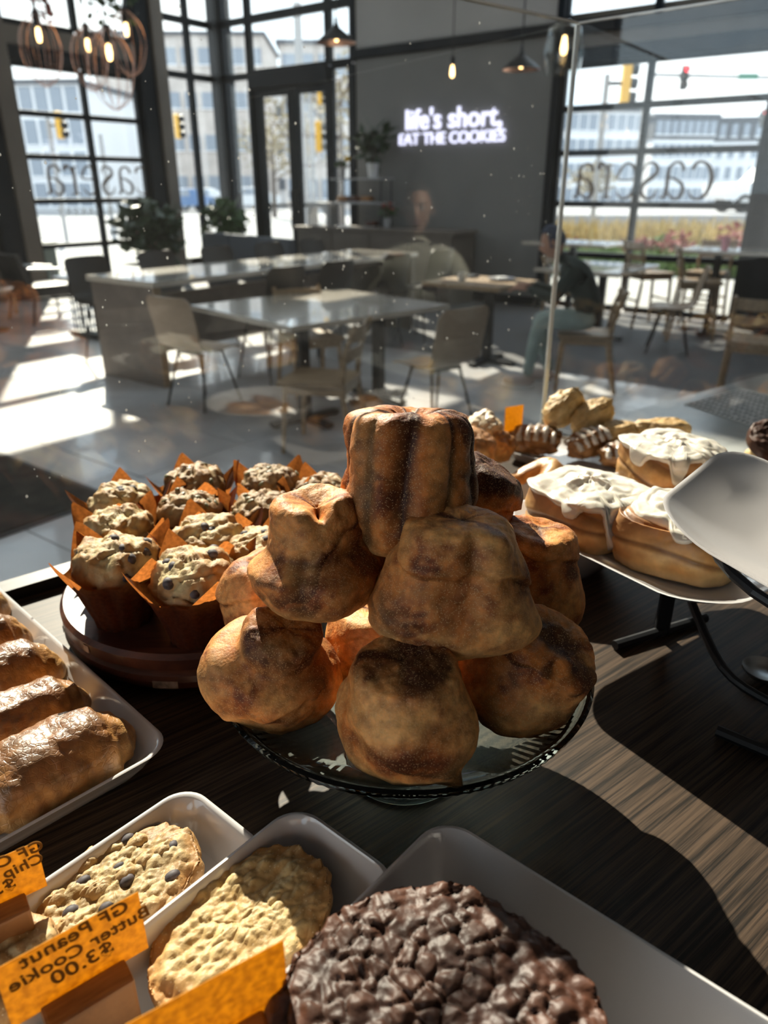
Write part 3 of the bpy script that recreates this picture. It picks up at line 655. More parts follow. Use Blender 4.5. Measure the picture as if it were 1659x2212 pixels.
def table(name, label, cx, cy, w, d, h, legs, top='tabletop', rot=0., r=.02):
    t = thing(name, label, 'table', R(cx, cy), -TH + rot)
    MB().box((0, 0, h - .018), (w, d, .036), bev=.006).build('tabletop', top, t)
    for x, y in legs:
        c = MB().box((x, y, h / 2), (.075, .075, h - .06), bev=.006).build('pedestal', 'black', t)
        MB().box((x, y, .025), (.58, .07, .03), bev=.006).box((x, y, .024), (.07, .58, .03), bev=.006).build('foot_cross', 'black', c)
        MB().box((x, y, h - .046), (.36, .36, .018)).build('top_plate', 'black', c)
        for a in range(4): MB().lathe([(0, 0), (.03, 0), (.03, .012), (0, .012)], 10, (x + .26 * math.cos(a * PI / 2), y + .26 * math.sin(a * PI / 2), 0)).build('levelling_foot', 'black', c)
    return t
# long community table
t = thing('community_table', 'long pale topped counter height table with solid end panels', 'table', R(5.65, -4.45), -TH)
MB().box((0, 0, .84), (.92, 3.7, .045), bev=.005).build('tabletop', 'tabletop', t)
for y in (-1.80, 1.80): MB().box((0, y, .409), (.86, .06, .818), bev=.004).build('end_panel', 'stone', t)
MB().box((0, 0, .45), (.05, 3.54, .5), bev=.004).build('spine_panel', 'stone', t); MB().box((.434, -1.80, .41), (.012, .064, .82)).build('brass_edge', 'oak', t)
table('square_table', 'square pale topped table with two black pedestals in front of the community table', 7.44, -5.81, 1.29, 1.45, .75, ((.30, -.40), (.2, .40)), rot=-.19)
table('dining_table', 'dining table with black cross foot just right of the sneeze guard corner', 7.95, -1.75, .95, 1.25, .75, ((.12, -.12),))
table('dining_table', 'oak dining table with crockery where a customer sits', 7.62, -3.75, .82, .78, .75, ((.1, 0),), top='oak')
table('window_table', 'tall table by the right garage window, nearest the sign wall', 7.15, -.62, 1.1, .72, .92, ((0, 0),))
table('window_table', 'tall table by the right garage window at the right frame edge', 9.35, -.75, 1.5, .75, .92, ((-.4, 0), (.4, 0)))
shell_chair('brown shell chair pulled out at the left end of the square table', 'veneer', Vector((-1.40, 5.66, 0)), -.58)
shell_chair('brown shell chair turned sideways at the right corner of the square table', 'veneer', Vector((.36, 5.12, 0)), .68)
shell_chair('brown shell chair beside the pedestal table right of the glass corner', 'veneer', Vector((2.92, 7.70, 0)), 1.25)
slat_chair('oak slat back chair nearest the counter, at the square table', Vector((-.40, 4.62, 0)), 1.35)
slat_chair('oak slat back chair behind the square table, partly under it', Vector((-.60, 6.05, 0)), -2.7)
slat_chair('oak slat back chair on which the customer in the dark green jacket sits', Vector((1.66, 6.20, 0)), 1.35)
slat_chair('oak slat back chair cut by the right frame edge', Vector((2.92, 5.85, 0)), -.5)
slat_chair('tall oak chair behind the pedestal table, against right garage window', R(8.2, -.75), -TH - .7, None, .62, True)
slat_chair('tall oak chair with foot rungs under the right window table', R(8.95, -1.35), -TH - 1.2, None, .62, True)
slat_chair('tall oak chair behind the right window table, back to the planting', R(8.75, -.28), -TH + PI, None, .62, True)
slat_chair('oak slat back chair between pedestal table and its window neighbour', R(7.45, -1.35), -TH - 1.57)
k = 0
far = ('dark shell chair behind the community table, nearest the end panel', 'dark shell chair behind the community table, second from the end panel', 'dark shell chair behind the community table, third from the end panel', 'dark shell chair behind the community table, fourth from the end panel', 'dark shell chair behind the community table, farthest from the end panel')
near = ('dark shell chair at the front side of the community table, nearest the end panel', 'dark shell chair at the front side of the community table, second from the end panel', 'dark shell chair at the front side of the community table, third from the end panel', 'dark shell chair at the front side of the community table, farthest from the end panel')
c0 = shell_chair(far[0], 'darkchair', R(4.85, -5.9), -TH - PI / 2, 'dark chairs behind the community table', .56)
for k, y in enumerate((-5.1, -4.3, -3.5, -2.75)): copy_tree(c0, R(4.85, y), -TH - PI / 2, far[k + 1])
for k, y in enumerate((-5.45, -4.80, -3.9, -3.1)): copy_tree(c0, R(6.5, y), -TH + PI / 2, near[k], group='dark chairs at the front of the community table')
# bench by the corner
t = thing('corner_bench', 'grey upholstered bench with tall back in three sections by the window corner', 'bench', R(2.55, -1.62), -TH - .24)
MB().box((0, 0, .2), (2.6, .62, .34), bev=.02).build('base', 'black', t)
for i in range(3):
    MB().box((-.86 + .86 * i, .02, .43), (.84, .62, .12), bev=.03).build('seat_cushion', 'cushion', t, smooth=40)
    MB().box((-.86 + .86 * i, -.27, .69), (.84, .12, .42), bev=.04).build('back_cushion', 'cushion', t, smooth=40)
# left lounge corner
t = thing('lounge_armchair', 'low black armchair with thin metal arms beside left garage window', 'armchair', pt(105, 690, 0), -.75)
MB().box((0, 0, .38), (.62, .60, .14), bev=.04).build('seat', 'darkchair', t, smooth=40)
MB().sheet(lambda a, b: ((b - .5) * .66, -.28 - .10 * a - .05 * math.cos((b - .5) * PI), .42 + .40 * a), 5, 8, .07).build('backrest', 'darkchair', t, smooth=40)
for sx in (-1, 1):
    MB().tube(cr([(sx * .34, .30, 0), (sx * .34, .30, .55), (sx * .34, .26, .62), (sx * .34, -.30, .66)], 4), .014).build('arm', 'steel', t)
    MB().tube([(sx * .33, -.26, .34), (sx * .36, -.34, 0)], .014).build('leg', 'black', t)
    MB().box((sx * .32, 0, .30), (.02, .56, .03)).build('side_rail', 'black', t)
t = thing('spindle_rack', 'black rack of upright spindles against the community table end panel', 'rack', pt(192, 728, 0), -TH)
for i in range(8): MB().tube([(-.24 + .07 * i, 0, .04), (-.24 + .07 * i, 0, .62)], .011).build('spindle', 'black', t)
MB().box((.0, 0, .035), (.54, .14, .05), bev=.008).build('base', 'black', t); MB().box((0, 0, .64), (.58, .34, .03), bev=.006).build('top', 'tabletop', t)
t = thing('side_table', 'low round pale topped side table at the left frame edge', 'table', pt(-20, 715, 0))
MB().lathe([(0, .47), (.33, .47), (.34, .485), (.33, .5), (0, .5)], 32).build('top', 'tabletop', t, smooth=30); MB().lathe([(0, 0), (.2, 0), (.2, .015), (.03, .03), (.025, .47), (0, .47)], 20).build('pedestal', 'black', t, smooth=30)
t = thing('lounge_armchair', 'second low dark armchair with a pale arm, cut by the left frame edge', 'armchair', R(1.2, -5.35), -TH - .9)
MB().box((0, 0, .36), (.66, .62, .14), bev=.04).build('seat', 'darkchair', t, smooth=40)
MB().sheet(lambda a, b: ((b - .5) * .7, -.30 - .10 * a, .42 + .45 * a), 5, 6, .07).build('backrest', 'darkchair', t, smooth=40)
for sx in (-1, 1): MB().box((sx * .37, 0, .56), (.08, .6, .05), bev=.015).build('arm', 'oak', t); MB().tube([(sx * .37, .26, 0), (sx * .37, .26, .54)], .02).build('leg', 'oak', t); MB().tube([(sx * .37, -.26, 0), (sx * .37, -.26, .54)], .02).build('leg', 'oak', t)
m_ = thing('floor_mat', 'large dark brown fibre mat on the tiled floor at left', 'mat', R(7.05, -8.47, .0), -TH)
MB().box((-1.1, -.4, .0105), (3.7, 1.75, .012), bev=.003).build('pile', 'mat', m_); MB().box((-1.1, -.4, .0065), (3.76, 1.81, .008)).build('rubber_border', 'black', m_)
# plants
def potted(name, label, loc, potr, poth, h, r, mat, n, leaf, seed, potm='concrete', blooms=0):
    t = thing(name, label, 'plant', loc)
    MB().lathe([(0, 0), (potr * .75, 0), (potr, poth), (potr * .9, poth), (potr * .86, poth - .04), (0, poth - .04)], 24).build('pot', potm, t, smooth=30)
    MB().lathe([(0, poth - .05), (potr * .86, poth - .05), (potr * .8, poth - .02), (0, poth - .015)], 16).build('soil', 'soil', t)
    rnd = random.Random(seed)
    for k in range(9):
        a = k * 2.4; q = rnd.uniform(.3, .85); MB().tube(cr([(0, 0, poth - .03), (math.cos(a) * r * .2, math.sin(a) * r * .2, poth + h * .4), (math.cos(a) * r * q, math.sin(a) * r * q, poth + h * rnd.uniform(.5, .85))], 4), [.012 - .0009 * i for i in range(9)], 5).build('stem', 'bark', t)
    leafball((0, 0, poth + h * .55), (r, r, h * .48), n, leaf, seed).build('foliage', mat, t)
    for k in range(blooms):
        a = k * 1.9; MB().ball((math.cos(a) * r * .35, math.sin(a) * r * .35 - .1, poth + h * rnd.uniform(.3, .6)), (.05, .05, .04), 8).build('bloom', 'pinkflower', t)
    return t
potted('potted_shrub', 'big dark leafed potted shrub with pink blooms beside left garage window', R(.85, -2.35), .24, .42, .95, .50, 'darkleaf', 420, .26, 5, blooms=4)
potted('potted_plant', 'light green potted plant in the glazed corner', R(.62, -.62), .2, .62, .70, .34, 'leaf', 240, .22, 8)
# console by the sign wall with its display
t = thing('sideboard', 'grey brown panelled sideboard against the sign wall', 'sideboard', R(3.95, -.45), -TH)
MB().box((0, 0, .965), (3.0, .66, .05), bev=.005).build('top', 'stone', t)
MB().box((0, .0, .47), (2.92, .6, .94), bev=.004).build('body', 'taupe', t)
for i in range(4): MB().box((-1.1 + .733 * i, -.308, .5), (.71, .02, .84), bev=.003).build('panel', 'taupe', t)
t = thing('display_trestle', 'small white arched trestle stand on the left end of the sideboard', 'stand', R(2.72, -.42, .99), -TH)
MB().box((0, 0, .33), (.46, .26, .03), bev=.005).build('top', 'white', t)
for sx in (-1, 1): MB().box((sx * .20, 0, .158), (.05, .22, .316), bev=.004).build('leg', 'white', t)
arch = [(-.175, .315), (.175, .315), (.175, .18)] + [(.16 * math.cos(a) * (.8 if i % 2 else 1), .17 + .11 * math.sin(a)) for i, a in enumerate([k * PI / 8 for k in range(9)])] + [(-.175, .18)]
MB().loops([[Vector((x, -.11, z)) for x, z in arch], [Vector((x, -.085, z)) for x, z in arch]]).build('arched_front', 'white', t)
t = thing('display_shelf', 'two tier grey shelf of pastries on the sideboard', 'shelf', R(3.50, -.36, .99), -TH)
for z in (.34, .68): MB().box((0, 0, z), (1.0, .32, .025), bev=.003).build('shelf_board', 'concrete', t)
for x in (-.47, .47):
    for y in (-.13, .13): MB().tube([(x, y, 0), (x, y, .68)], .012).build('upright', 'black', t)
for k, (x, z, m) in enumerate(((3.14, .352, 'holder'), (3.35, .352, 'board'), (3.6, .352, 'holder'), (3.7, .0, 'board'))):
    t = thing('loaf_cake', ('small brown loaf at the left of the lower display shelf board', 'dark cake in the middle of the lower display shelf board', 'brown loaf at the right of the lower display shelf board', 'dark loaf on the sideboard under the shelf')[k], 'cake', R(x, -.36, .992 + z), -TH)
    MB().box((0, 0, .045), (.2, .13, .08), bev=.03).build('crumb', m, t, smooth=60); MB().box((0, 0, .004), (.22, .15, .008), bev=.002).build('cake_board', 'white', t)
t = potted('potted_plant', 'spiky dark plant in a white pot on top of the display shelf', R(3.72, -.36, .99 + .694), .09, .2, .5, .24, 'darkleaf', 90, .22, 21, 'white')
t = potted('flower_vase', 'small vase with a yellow flower on top of the display shelf', R(3.12, -.36, .99 + .694), .05, .12, .16, .09, 'leaf', 40, .08, 31, 'concrete'); MB().ball((.08, -.02, .27), (.05, .05, .04), 8).build('yellow_bloom', 'yellow', t)
t = potted('flower_vase', 'vase of orange red flowers on the sideboard under the shelf', R(4.1, -.5, .992), .06, .14, .16, .12, 'leaf', 50, .08, 33, 'concrete')
for k in range(5): MB().ball((.07 * math.cos(k * 1.3), .07 * math.sin(k * 1.3), .26 + .02 * k), (.03, .03, .025), 8).build('red_bloom', 'redshrub', t)
# pendants
def dome_lamp(label, u, v, y, r):
    p = pty(u, v, y); t = thing('pendant_lamp', label, 'lamp', p)
    prof = [(.03, .80), (.12, .78), (.17, .62), (.22, .60), (.40, .46), (.74, .24), (.96, .04), (1.0, -.02)]
    out = [(a * r, b * r) for a, b in prof]
    MB().lathe([(0, .80 * r)] + out + [(.97 * r, -.015 * r), (.72 * r, .225 * r), (.38 * r, .44 * r)], 36).build('shade', 'black', t, smooth=40)
    MB().lathe([(.955 * r, -.015 * r), (.705 * r, .215 * r), (.365 * r, .43 * r), (.15 * r, .55 * r), (0, .56 * r)], 36).build('copper_lining', 'copper', t, smooth=40)
    MB().ball((0, 0, .16 * r), (.10 * r, .10 * r, .14 * r), 12).build('bulb', 'bulb', t, smooth=True); MB().tube([(0, 0, .28 * r), (0, 0, .57 * r)], .07 * r).build('socket', 'black', t)
    MB().tube([(0, 0, .78 * r), (0, 0, 6.0 - p.z)], .008, 6).build('cord', 'black', t); MB().lathe([(.02 * r, 1.1 * r), (.07 * r, 1.0 * r), (.09 * r, .78 * r), (.02 * r, .78 * r)], 12).build('cap', 'black', t)
dome_lamp('dark dome pendant with copper lining, in front of the window strip beside sign wall', 727, 92, 8.6, .20)
dome_lamp('dark dome pendant with copper lining, right above the lit sign', 1125, 150, 8.8, .20)
def bulb_lamp(label, u, v, y, s, shade=True):
    p = pty(u, v, y); t = thing('bulb_pendant', label, 'lamp', p)
    MB().lathe([(0, -.06 * s), (.025 * s, -.045 * s), (.032 * s, .0), (.022 * s, .07 * s), (.015 * s, .1 * s), (0, .1 * s)], 16).build('bulb', 'bulb', t, smooth=True)
    MB().lathe([(0, .1 * s), (.035 * s, .1 * s), (.035 * s, .2 * s), (.0, .22 * s)], 14).build('socket', 'black', t)
    if shade: MB().lathe([(.15 * s, -.22 * s), (.19 * s, -.05 * s), (.15 * s, .15 * s), (.04 * s, .22 * s), (.04 * s, .225 * s), (.155 * s, .155 * s), (.195 * s, -.05 * s), (.155 * s, -.22 * s), (.15 * s, -.22 * s)], 24).build('glass_shade', 'glasspane', t, smooth=40)
    MB().tube([(0, 0, .21 * s), (0, 0, 6.0 - p.z)], .006, 6).build('cord', 'black', t)
bulb_lamp('glass shaded pendant with a glowing bulb above the right garage window header', 1218, 104, 8.2, 1.0)
bulb_lamp('glowing bulb standing in for a bulb reflection above the lit sign', 977, 158, 9.2, .75, False)  # a mirrored bulb, built as a glowing pendant
def cage_lamp(label, u, v, y, s, cage=1.):
    p = pty(u, v, y); t = thing('cage_pendant', label, 'lamp', p)
    MB().lathe([(0, -.06 * s), (.020 * s, -.05 * s), (.028 * s, .01 * s), (.02 * s, .07 * s), (0, .08 * s)], 14).build('bulb', 'bulb', t, smooth=True)
    MB().lathe([(0, .08 * s), (.04 * s, .08 * s), (.035 * s, .22 * s), (0, .24 * s)], 14).build('socket', 'black', t)
    for k in range(12):
        a = k * PI / 6; MB().tube(cr([(.04 * s * math.cos(a), .04 * s * math.sin(a), .20 * s), (.17 * s * math.cos(a), .17 * s * math.sin(a), .06 * s), (.205 * s * math.cos(a), .205 * s * math.sin(a), -.14 * s), (.14 * s * math.cos(a), .14 * s * math.sin(a), -.36 * s), (.02 * s * math.cos(a), .02 * s * math.sin(a), -.46 * s)], 4), .0030 * s, 5).build('cage_wire', 'copper', t)
    MB().tube([(0, 0, .23 * s), (0, 0, 6.0 - p.z)], .006, 6).build('cord', 'black', t)
    return p
P1 = cage_lamp('copper wire cage pendant farthest left, with a glowing bulb', 84, 78, 7.2, .80)
cage_lamp('copper wire cage pendant second from the left, smaller one of the cluster', 190, 100, 7.3, .72)
cage_lamp('copper wire cage pendant hanging lowest in the cluster', 236, 116, 7.0, .88)
P2 = cage_lamp('copper wire cage pendant with a bulb highest and rightmost in the cluster', 273, 66, 7.5, .75)
for k, (p, lab) in enumerate(((P1, 'trailing vine with reddish leaves above the left cage pendant'), (P2, 'trailing green vine above the cage pendant cluster'))):
    t = thing('hanging_vine', lab, 'plant', p + Vector((-.12 if k else .03, .06, .06)))
    s = leafball((0, 0, .26), (.30 if k else .10, .2, .26), 150 if k else 60, .10, 60 + k); s.build('foliage', 'leaf' if k else 'redshrub', t)
    for q in range(4): MB().tube(cr([(.05 * q - .1, .02, 1.1), (.06 * q - .12, 0, .6), (.12 * q - .2, .03, .12)], 4), .005, 5).build('vine_stem', 'bark', t)
    MB().tube([(0, 0, .9), (0, 0, 6.0 - p.z - .06)], .005, 5).build('cord', 'black', t); MB().lathe([(0, .9), (.1, .95), (.14, 1.1), (.12, 1.1), (0, 1.0)], 16).build('basket', 'holder', t)
t = thing('smoke_detector', 'small white ceiling sensor on the pale wall above the trim band', 'sensor', R(4.55, -.03, 4.3)); t.rotation_euler = (PI / 2, 0, -TH)
MB().lathe([(0, .0), (.10, .0), (.11, .03), (.06, .05), (0, .055)], 20).build('body', 'white', t, smooth=30); MB().lathe([(0, .055), (.03, .055), (.03, .065), (0, .065)], 12).build('lens', 'black', t)
# pink cup and crockery
def cup(name, label, cat, loc, r, h, mat, handle=True):
    t = thing(name, label, cat, loc); MB().lathe([(0, 0), (r * .7, 0), (r, h), (r * .93, h), (r * .65, h * .08), (0, h * .07)], 20).build('body', mat, t, smooth=40)
    if handle: MB().tube(cr([(r * .9, 0, h * .85), (r * 1.5, 0, h * .7), (r * 1.4, 0, h * .35), (r * .78, 0, h * .25)], 5), r * .09, 6).build('handle', mat, t)
    return t
cup('tumbler', 'bright pink tumbler on the right window table', 'cup', R(9.05, -.95, .922), .05, .13, 'pinkflower', False)
cup('coffee_cup', 'white coffee cup on the customer table', 'cup', R(7.5, -3.9, .752), .045, .08, 'porcelain')
t = thing('dinner_plate', 'white plate with a napkin on the customer table', 'plate', R(7.75, -3.6, .752)); MB().lathe([(0, 0), (.08, 0), (.13, .018), (.128, .022), (.08, .006), (0, .006)], 28).build('dish', 'porcelain', t, smooth=40)
MB().box((.01, 0, .02), (.1, .09, .02), bev=.008).build('napkin', 'white', t)
t = thing('tablet_stand', 'dark tray of cutlery on the customer table', 'tray', R(7.35, -3.55, .752), -TH); MB().box((0, 0, .01), (.2, .13, .02), bev=.004).build('base', 'black', t)
for q in range(3): MB().tube([(-.08, -.03 + .03 * q, .024), (.07, -.03 + .03 * q, .024)], .005, 6).build('cutlery', 'steel', t)

# ------------------------------------------------------------------ counter and sneeze guard
GA = Vector((.325, 1.462, 0)); GL = Vector((-.766, -.643, 0)); GR = Vector((.731, -.682, 0))     # corner, left run, right run
ct = thing('display_counter', 'dark streaked wood counter carrying all the pastries', 'counter', (0, 0, 0))
poly = [GA + GL * 1.9, GA, GA + GR * 1.5, GA + GR * 1.5 + GL * .9, GA + GL * 1.9 + Vector((.9, -.5, 0))]
GRAIN = math.atan2(.561 - .478, .293 - .187)
def slab(poly, z0, z1, rot=0.):
    q = Matrix.Rotation(-rot, 3, 'Z'); return MB().loops([[q @ Vector((p.x, p.y, z)) for p in poly] for z in (z0, z1)])
slab(poly, ZC - .035, ZC, GRAIN).build('worktop', 'counter', ct, (0, 0, 0), GRAIN)
inner = [GA + Vector((0, -.04, 0)) + GL * 1.85, GA + Vector((0, -.04, 0)), GA + Vector((0, -.04, 0)) + GR * 1.45, poly[3] + Vector((0, .05, 0)), poly[4]]
slab(inner, .0, ZC - .035).build('counter_body', 'dark', ct)
def along(a, d, l, z0, z1, w, name, mat, par, off=0.):
    n = Vector((-d.y, d.x, 0)); s = MB(); A = a + n * off
    s.loops([[A + n * (w / 2) + Vector((0, 0, z)), A + d * l + n * (w / 2) + Vector((0, 0, z)), A + d * l - n * (w / 2) + Vector((0, 0, z)), A - n * (w / 2) + Vector((0, 0, z))] for z in (z0, z1)])
    return s.build(name, mat, par)
sg = thing('sneeze_guard', 'clear glass sneeze guard of two panes meeting at an upright corner edge', 'glass screen', (0, 0, 0))
GZ = 1.80
along(GA, GL, 1.85, ZC + .012, GZ, .006, 'glass_pane', 'guard', sg); along(GA, GR, 1.45, ZC + .012, GZ, .006, 'glass_pane', 'guard', sg)
MB().box((GA.x, GA.y + .004, (ZC + GZ) / 2 + .006), (.008, .008, GZ - ZC - .012), bev=.002).build('corner_edge', 'edge', sg)
along(GA, GL, 1.85, GZ, GZ + .003, .0075, 'top_edge', 'edge', sg); along(GA, GR, 1.45, GZ, GZ + .003, .0075, 'top_edge', 'edge', sg)
along(GA, GL, 1.85, ZC, ZC + .016, .03, 'floor_channel', 'black', sg); along(GA, GR, 1.45, ZC, ZC + .016, .03, 'floor_channel', 'black', sg)
s = MB(); rnd = random.Random(3); nl = Vector((-.643, .766, 0))
for k in range(240):
    l = rnd.uniform(0, 1.2); z = rnd.uniform(ZC + .12, GZ - .01) if k % 3 else rnd.uniform(ZC + .2, ZC + .5); r = rnd.choice((.0006, .0008, .0012, .0016))
    s.ball(GA + GL * l - nl * .0032 + Vector((0, 0, z)), (r, r, r * 1.2), 6)
tag(s.build('dried_droplets', 'drop', sg, smooth=True), kind='stuff')
# pale counter beyond the right pane with a printed menu
wc = thing('service_counter', 'pale quartz service counter beyond the sneeze guard, at right', 'counter', (0, 0, 0))
e0, e1 = pt(1285, 908, ZC), pt(1659, 805, ZC); ed = (e1 - e0).normalized(); B0 = GA + GR * .12 + Vector((.03, .032, 0))
wp = [B0, e0 + ed * .12, e0 + ed * 1.3, e0 + ed * 1.3 + GR * .8, B0 + GR * .75]
slab(wp, ZC - .04, ZC - .002).build('countertop', 'quartz', wc); slab([p + Vector((.03, -.04, 0)) * (1 if i in (1, 2) else 0) + Vector((.03, .0, 0)) for i, p in enumerate(wp)], 0, ZC - .04).build('counter_body', 'wall', wc)
mp_ = [pt(1478, 872, ZC), pt(1600, 838, ZC), pt(1760, 880, ZC), pt(1640, 925, ZC)]
t = thing('menu_sheet', 'printed menu sheet lying on the pale counter at right', 'menu', (mp_[0] + mp_[2]) / 2 - Vector((0, 0, .002))); o_ = t.location
slab([p - Vector((o_.x, o_.y, 0)) for p in mp_], .0006, .0014).build('sheet', 'paper', t)
s = MB(); rnd = random.Random(9)
for i in range(15):
    for k in range(9):
        f0, g = (k + .15) / 9.4 + .01, (i + .6) / 15.6; f1 = f0 + rnd.uniform(.04, .09)
        c = [(mp_[0].lerp(mp_[1], f)).lerp(mp_[3].lerp(mp_[2], f), gg) - Vector((o_.x, o_.y, ZC - .0016)) for f, gg in ((f0, g), (f1, g), (f1, g + .025), (f0, g + .025))]
        s.bm.faces.new([s.bm.verts.new(p) for p in c])
tag(s.build('print_lines', 'ink', t), kind='stuff')

# ------------------------------------------------------------------ trays and plates
def dish(name, mat, parent, a, b, h, flare, r, th=.0045, rise=0., n=8):
    """Rounded rectangular dish: rim half sizes a, b at height h; corners raised by rise."""
    def ring(da, rr, z, up=0.):
        L = rrect(a - da, b - da, rr, z, n)
        if rise and up:
            for p in L: p.z += rise * up * (min(1, abs(p.x) / a) * min(1, abs(p.y) / b)) ** 4
        return L
    R_ = [ring(flare + .012, r * .5, 0), ring(flare, r * .6, .0), ring(flare * .9, r * .65, h * .08), ring(flare * .45, r * .8, h * .5, .4), ring(.002, r, h * .94, 1), ring(0, r, h * .985, 1), ring(.001, r, h, 1), ring(th * .6, r * .97, h, 1), ring(th, r * .95, h * .96, 1), ring(flare * .45 + th, r * .78, h * .53, .4), ring(flare + th * .7, r * .6, th * 1.3), ring(flare + .010 + th, r * .5, th)]
    return MB().loops(R_).build(name, mat, parent, smooth=50)
def frame_m(loc, rotz): return Matrix.Translation(loc) @ Matrix.Rotation(rotz, 4, 'Z')
TR = math.atan2(-.65, .76); qd = Vector((math.cos(TR), math.sin(TR), 0)); pd = Vector((math.sin(TR), -math.cos(TR), 0))
def cookie_tray(label, u, v, h, a, b):
    c = pt(u, v, ZC + h); c.z = ZC
    loc = c + qd * a + pd * b; t = thing('cookie_tray', label, 'tray', loc, TR); dish('dish', 'porcelain', t, a, b, h, .012, .022); return t
cookie_tray('white deep tray holding the blueberry cookie', 405, 1690, .040, .0495, .13)
cookie_tray('white deep tray holding the pale peanut butter cookie', 640, 1730, .070, .0495, .13)
cookie_tray('wide white deep tray holding the chocolate cookie', 955, 1755, .100, .115, .12)
CT = math.atan2(.72, .70); cx_, cy_ = Vector((math.cos(CT), math.sin(CT), 0)), Vector((-math.sin(CT), math.cos(CT), 0))
cc = pt(378, 1608, ZC + .03); cc.z = ZC; ca, cb = .115, .205
t = thing('croissant_tray', 'white rectangular tray of glazed puff pastry rolls at the left frame edge', 'tray', cc - cx_ * ca + cy_ * cb, CT); dish('dish', 'porcelain', t, ca, cb, .030, .022, .026)

# ------------------------------------------------------------------ baked goods
GOLD, PALE, BROWN, DARK = (.56, .180, .038), (.78, .44, .16), (.23, .050, .011), (.036, .009, .004)
CONE = [(0, 0), (.034, .0), (.0455, .010), (.049, .024), (.0475, .038), (.042, .054), (.036, .070), (.0325, .082), (.026, .088), (.013, .088), (0, .086)]
WAIST = [(0, 0), (.026, .001), (.042, .010), (.0475, .024), (.047, .036), (.0405, .044), (.038, .054), (.035, .068), (.032, .080), (.024, .086), (.011, .083), (0, .078)]
BARREL = [(0, 0), (.028, .0), (.039, .006), (.043, .022), (.0445, .045), (.0445, .065), (.042, .084), (.036, .094), (.022, .097), (.010, .093), (0, .090)]
BLUNT = [(0, 0), (.036, 0), (.046, .008), (.0488, .022), (.0470, .036), (.0430, .048), (.0395, .060), (.0365, .0685), (.0315, .0725), (.015, .0735), (0, .0715)]
CAPPED = [(0, 0), (.030, .001), (.044, .010), (.0485, .024), (.0480, .036), (.0430, .046), (.0345, .052), (.0295, .058), (.0290, .069), (.0255, .0775), (.014, .080), (0, .079)]
ROUND = [(0, 0), (.030, .001), (.043, .010), (.0475, .026), (.0475, .042), (.044, .056), (.038, .068), (.031, .075), (.020, .077), (.010, .074), (0, .073)]
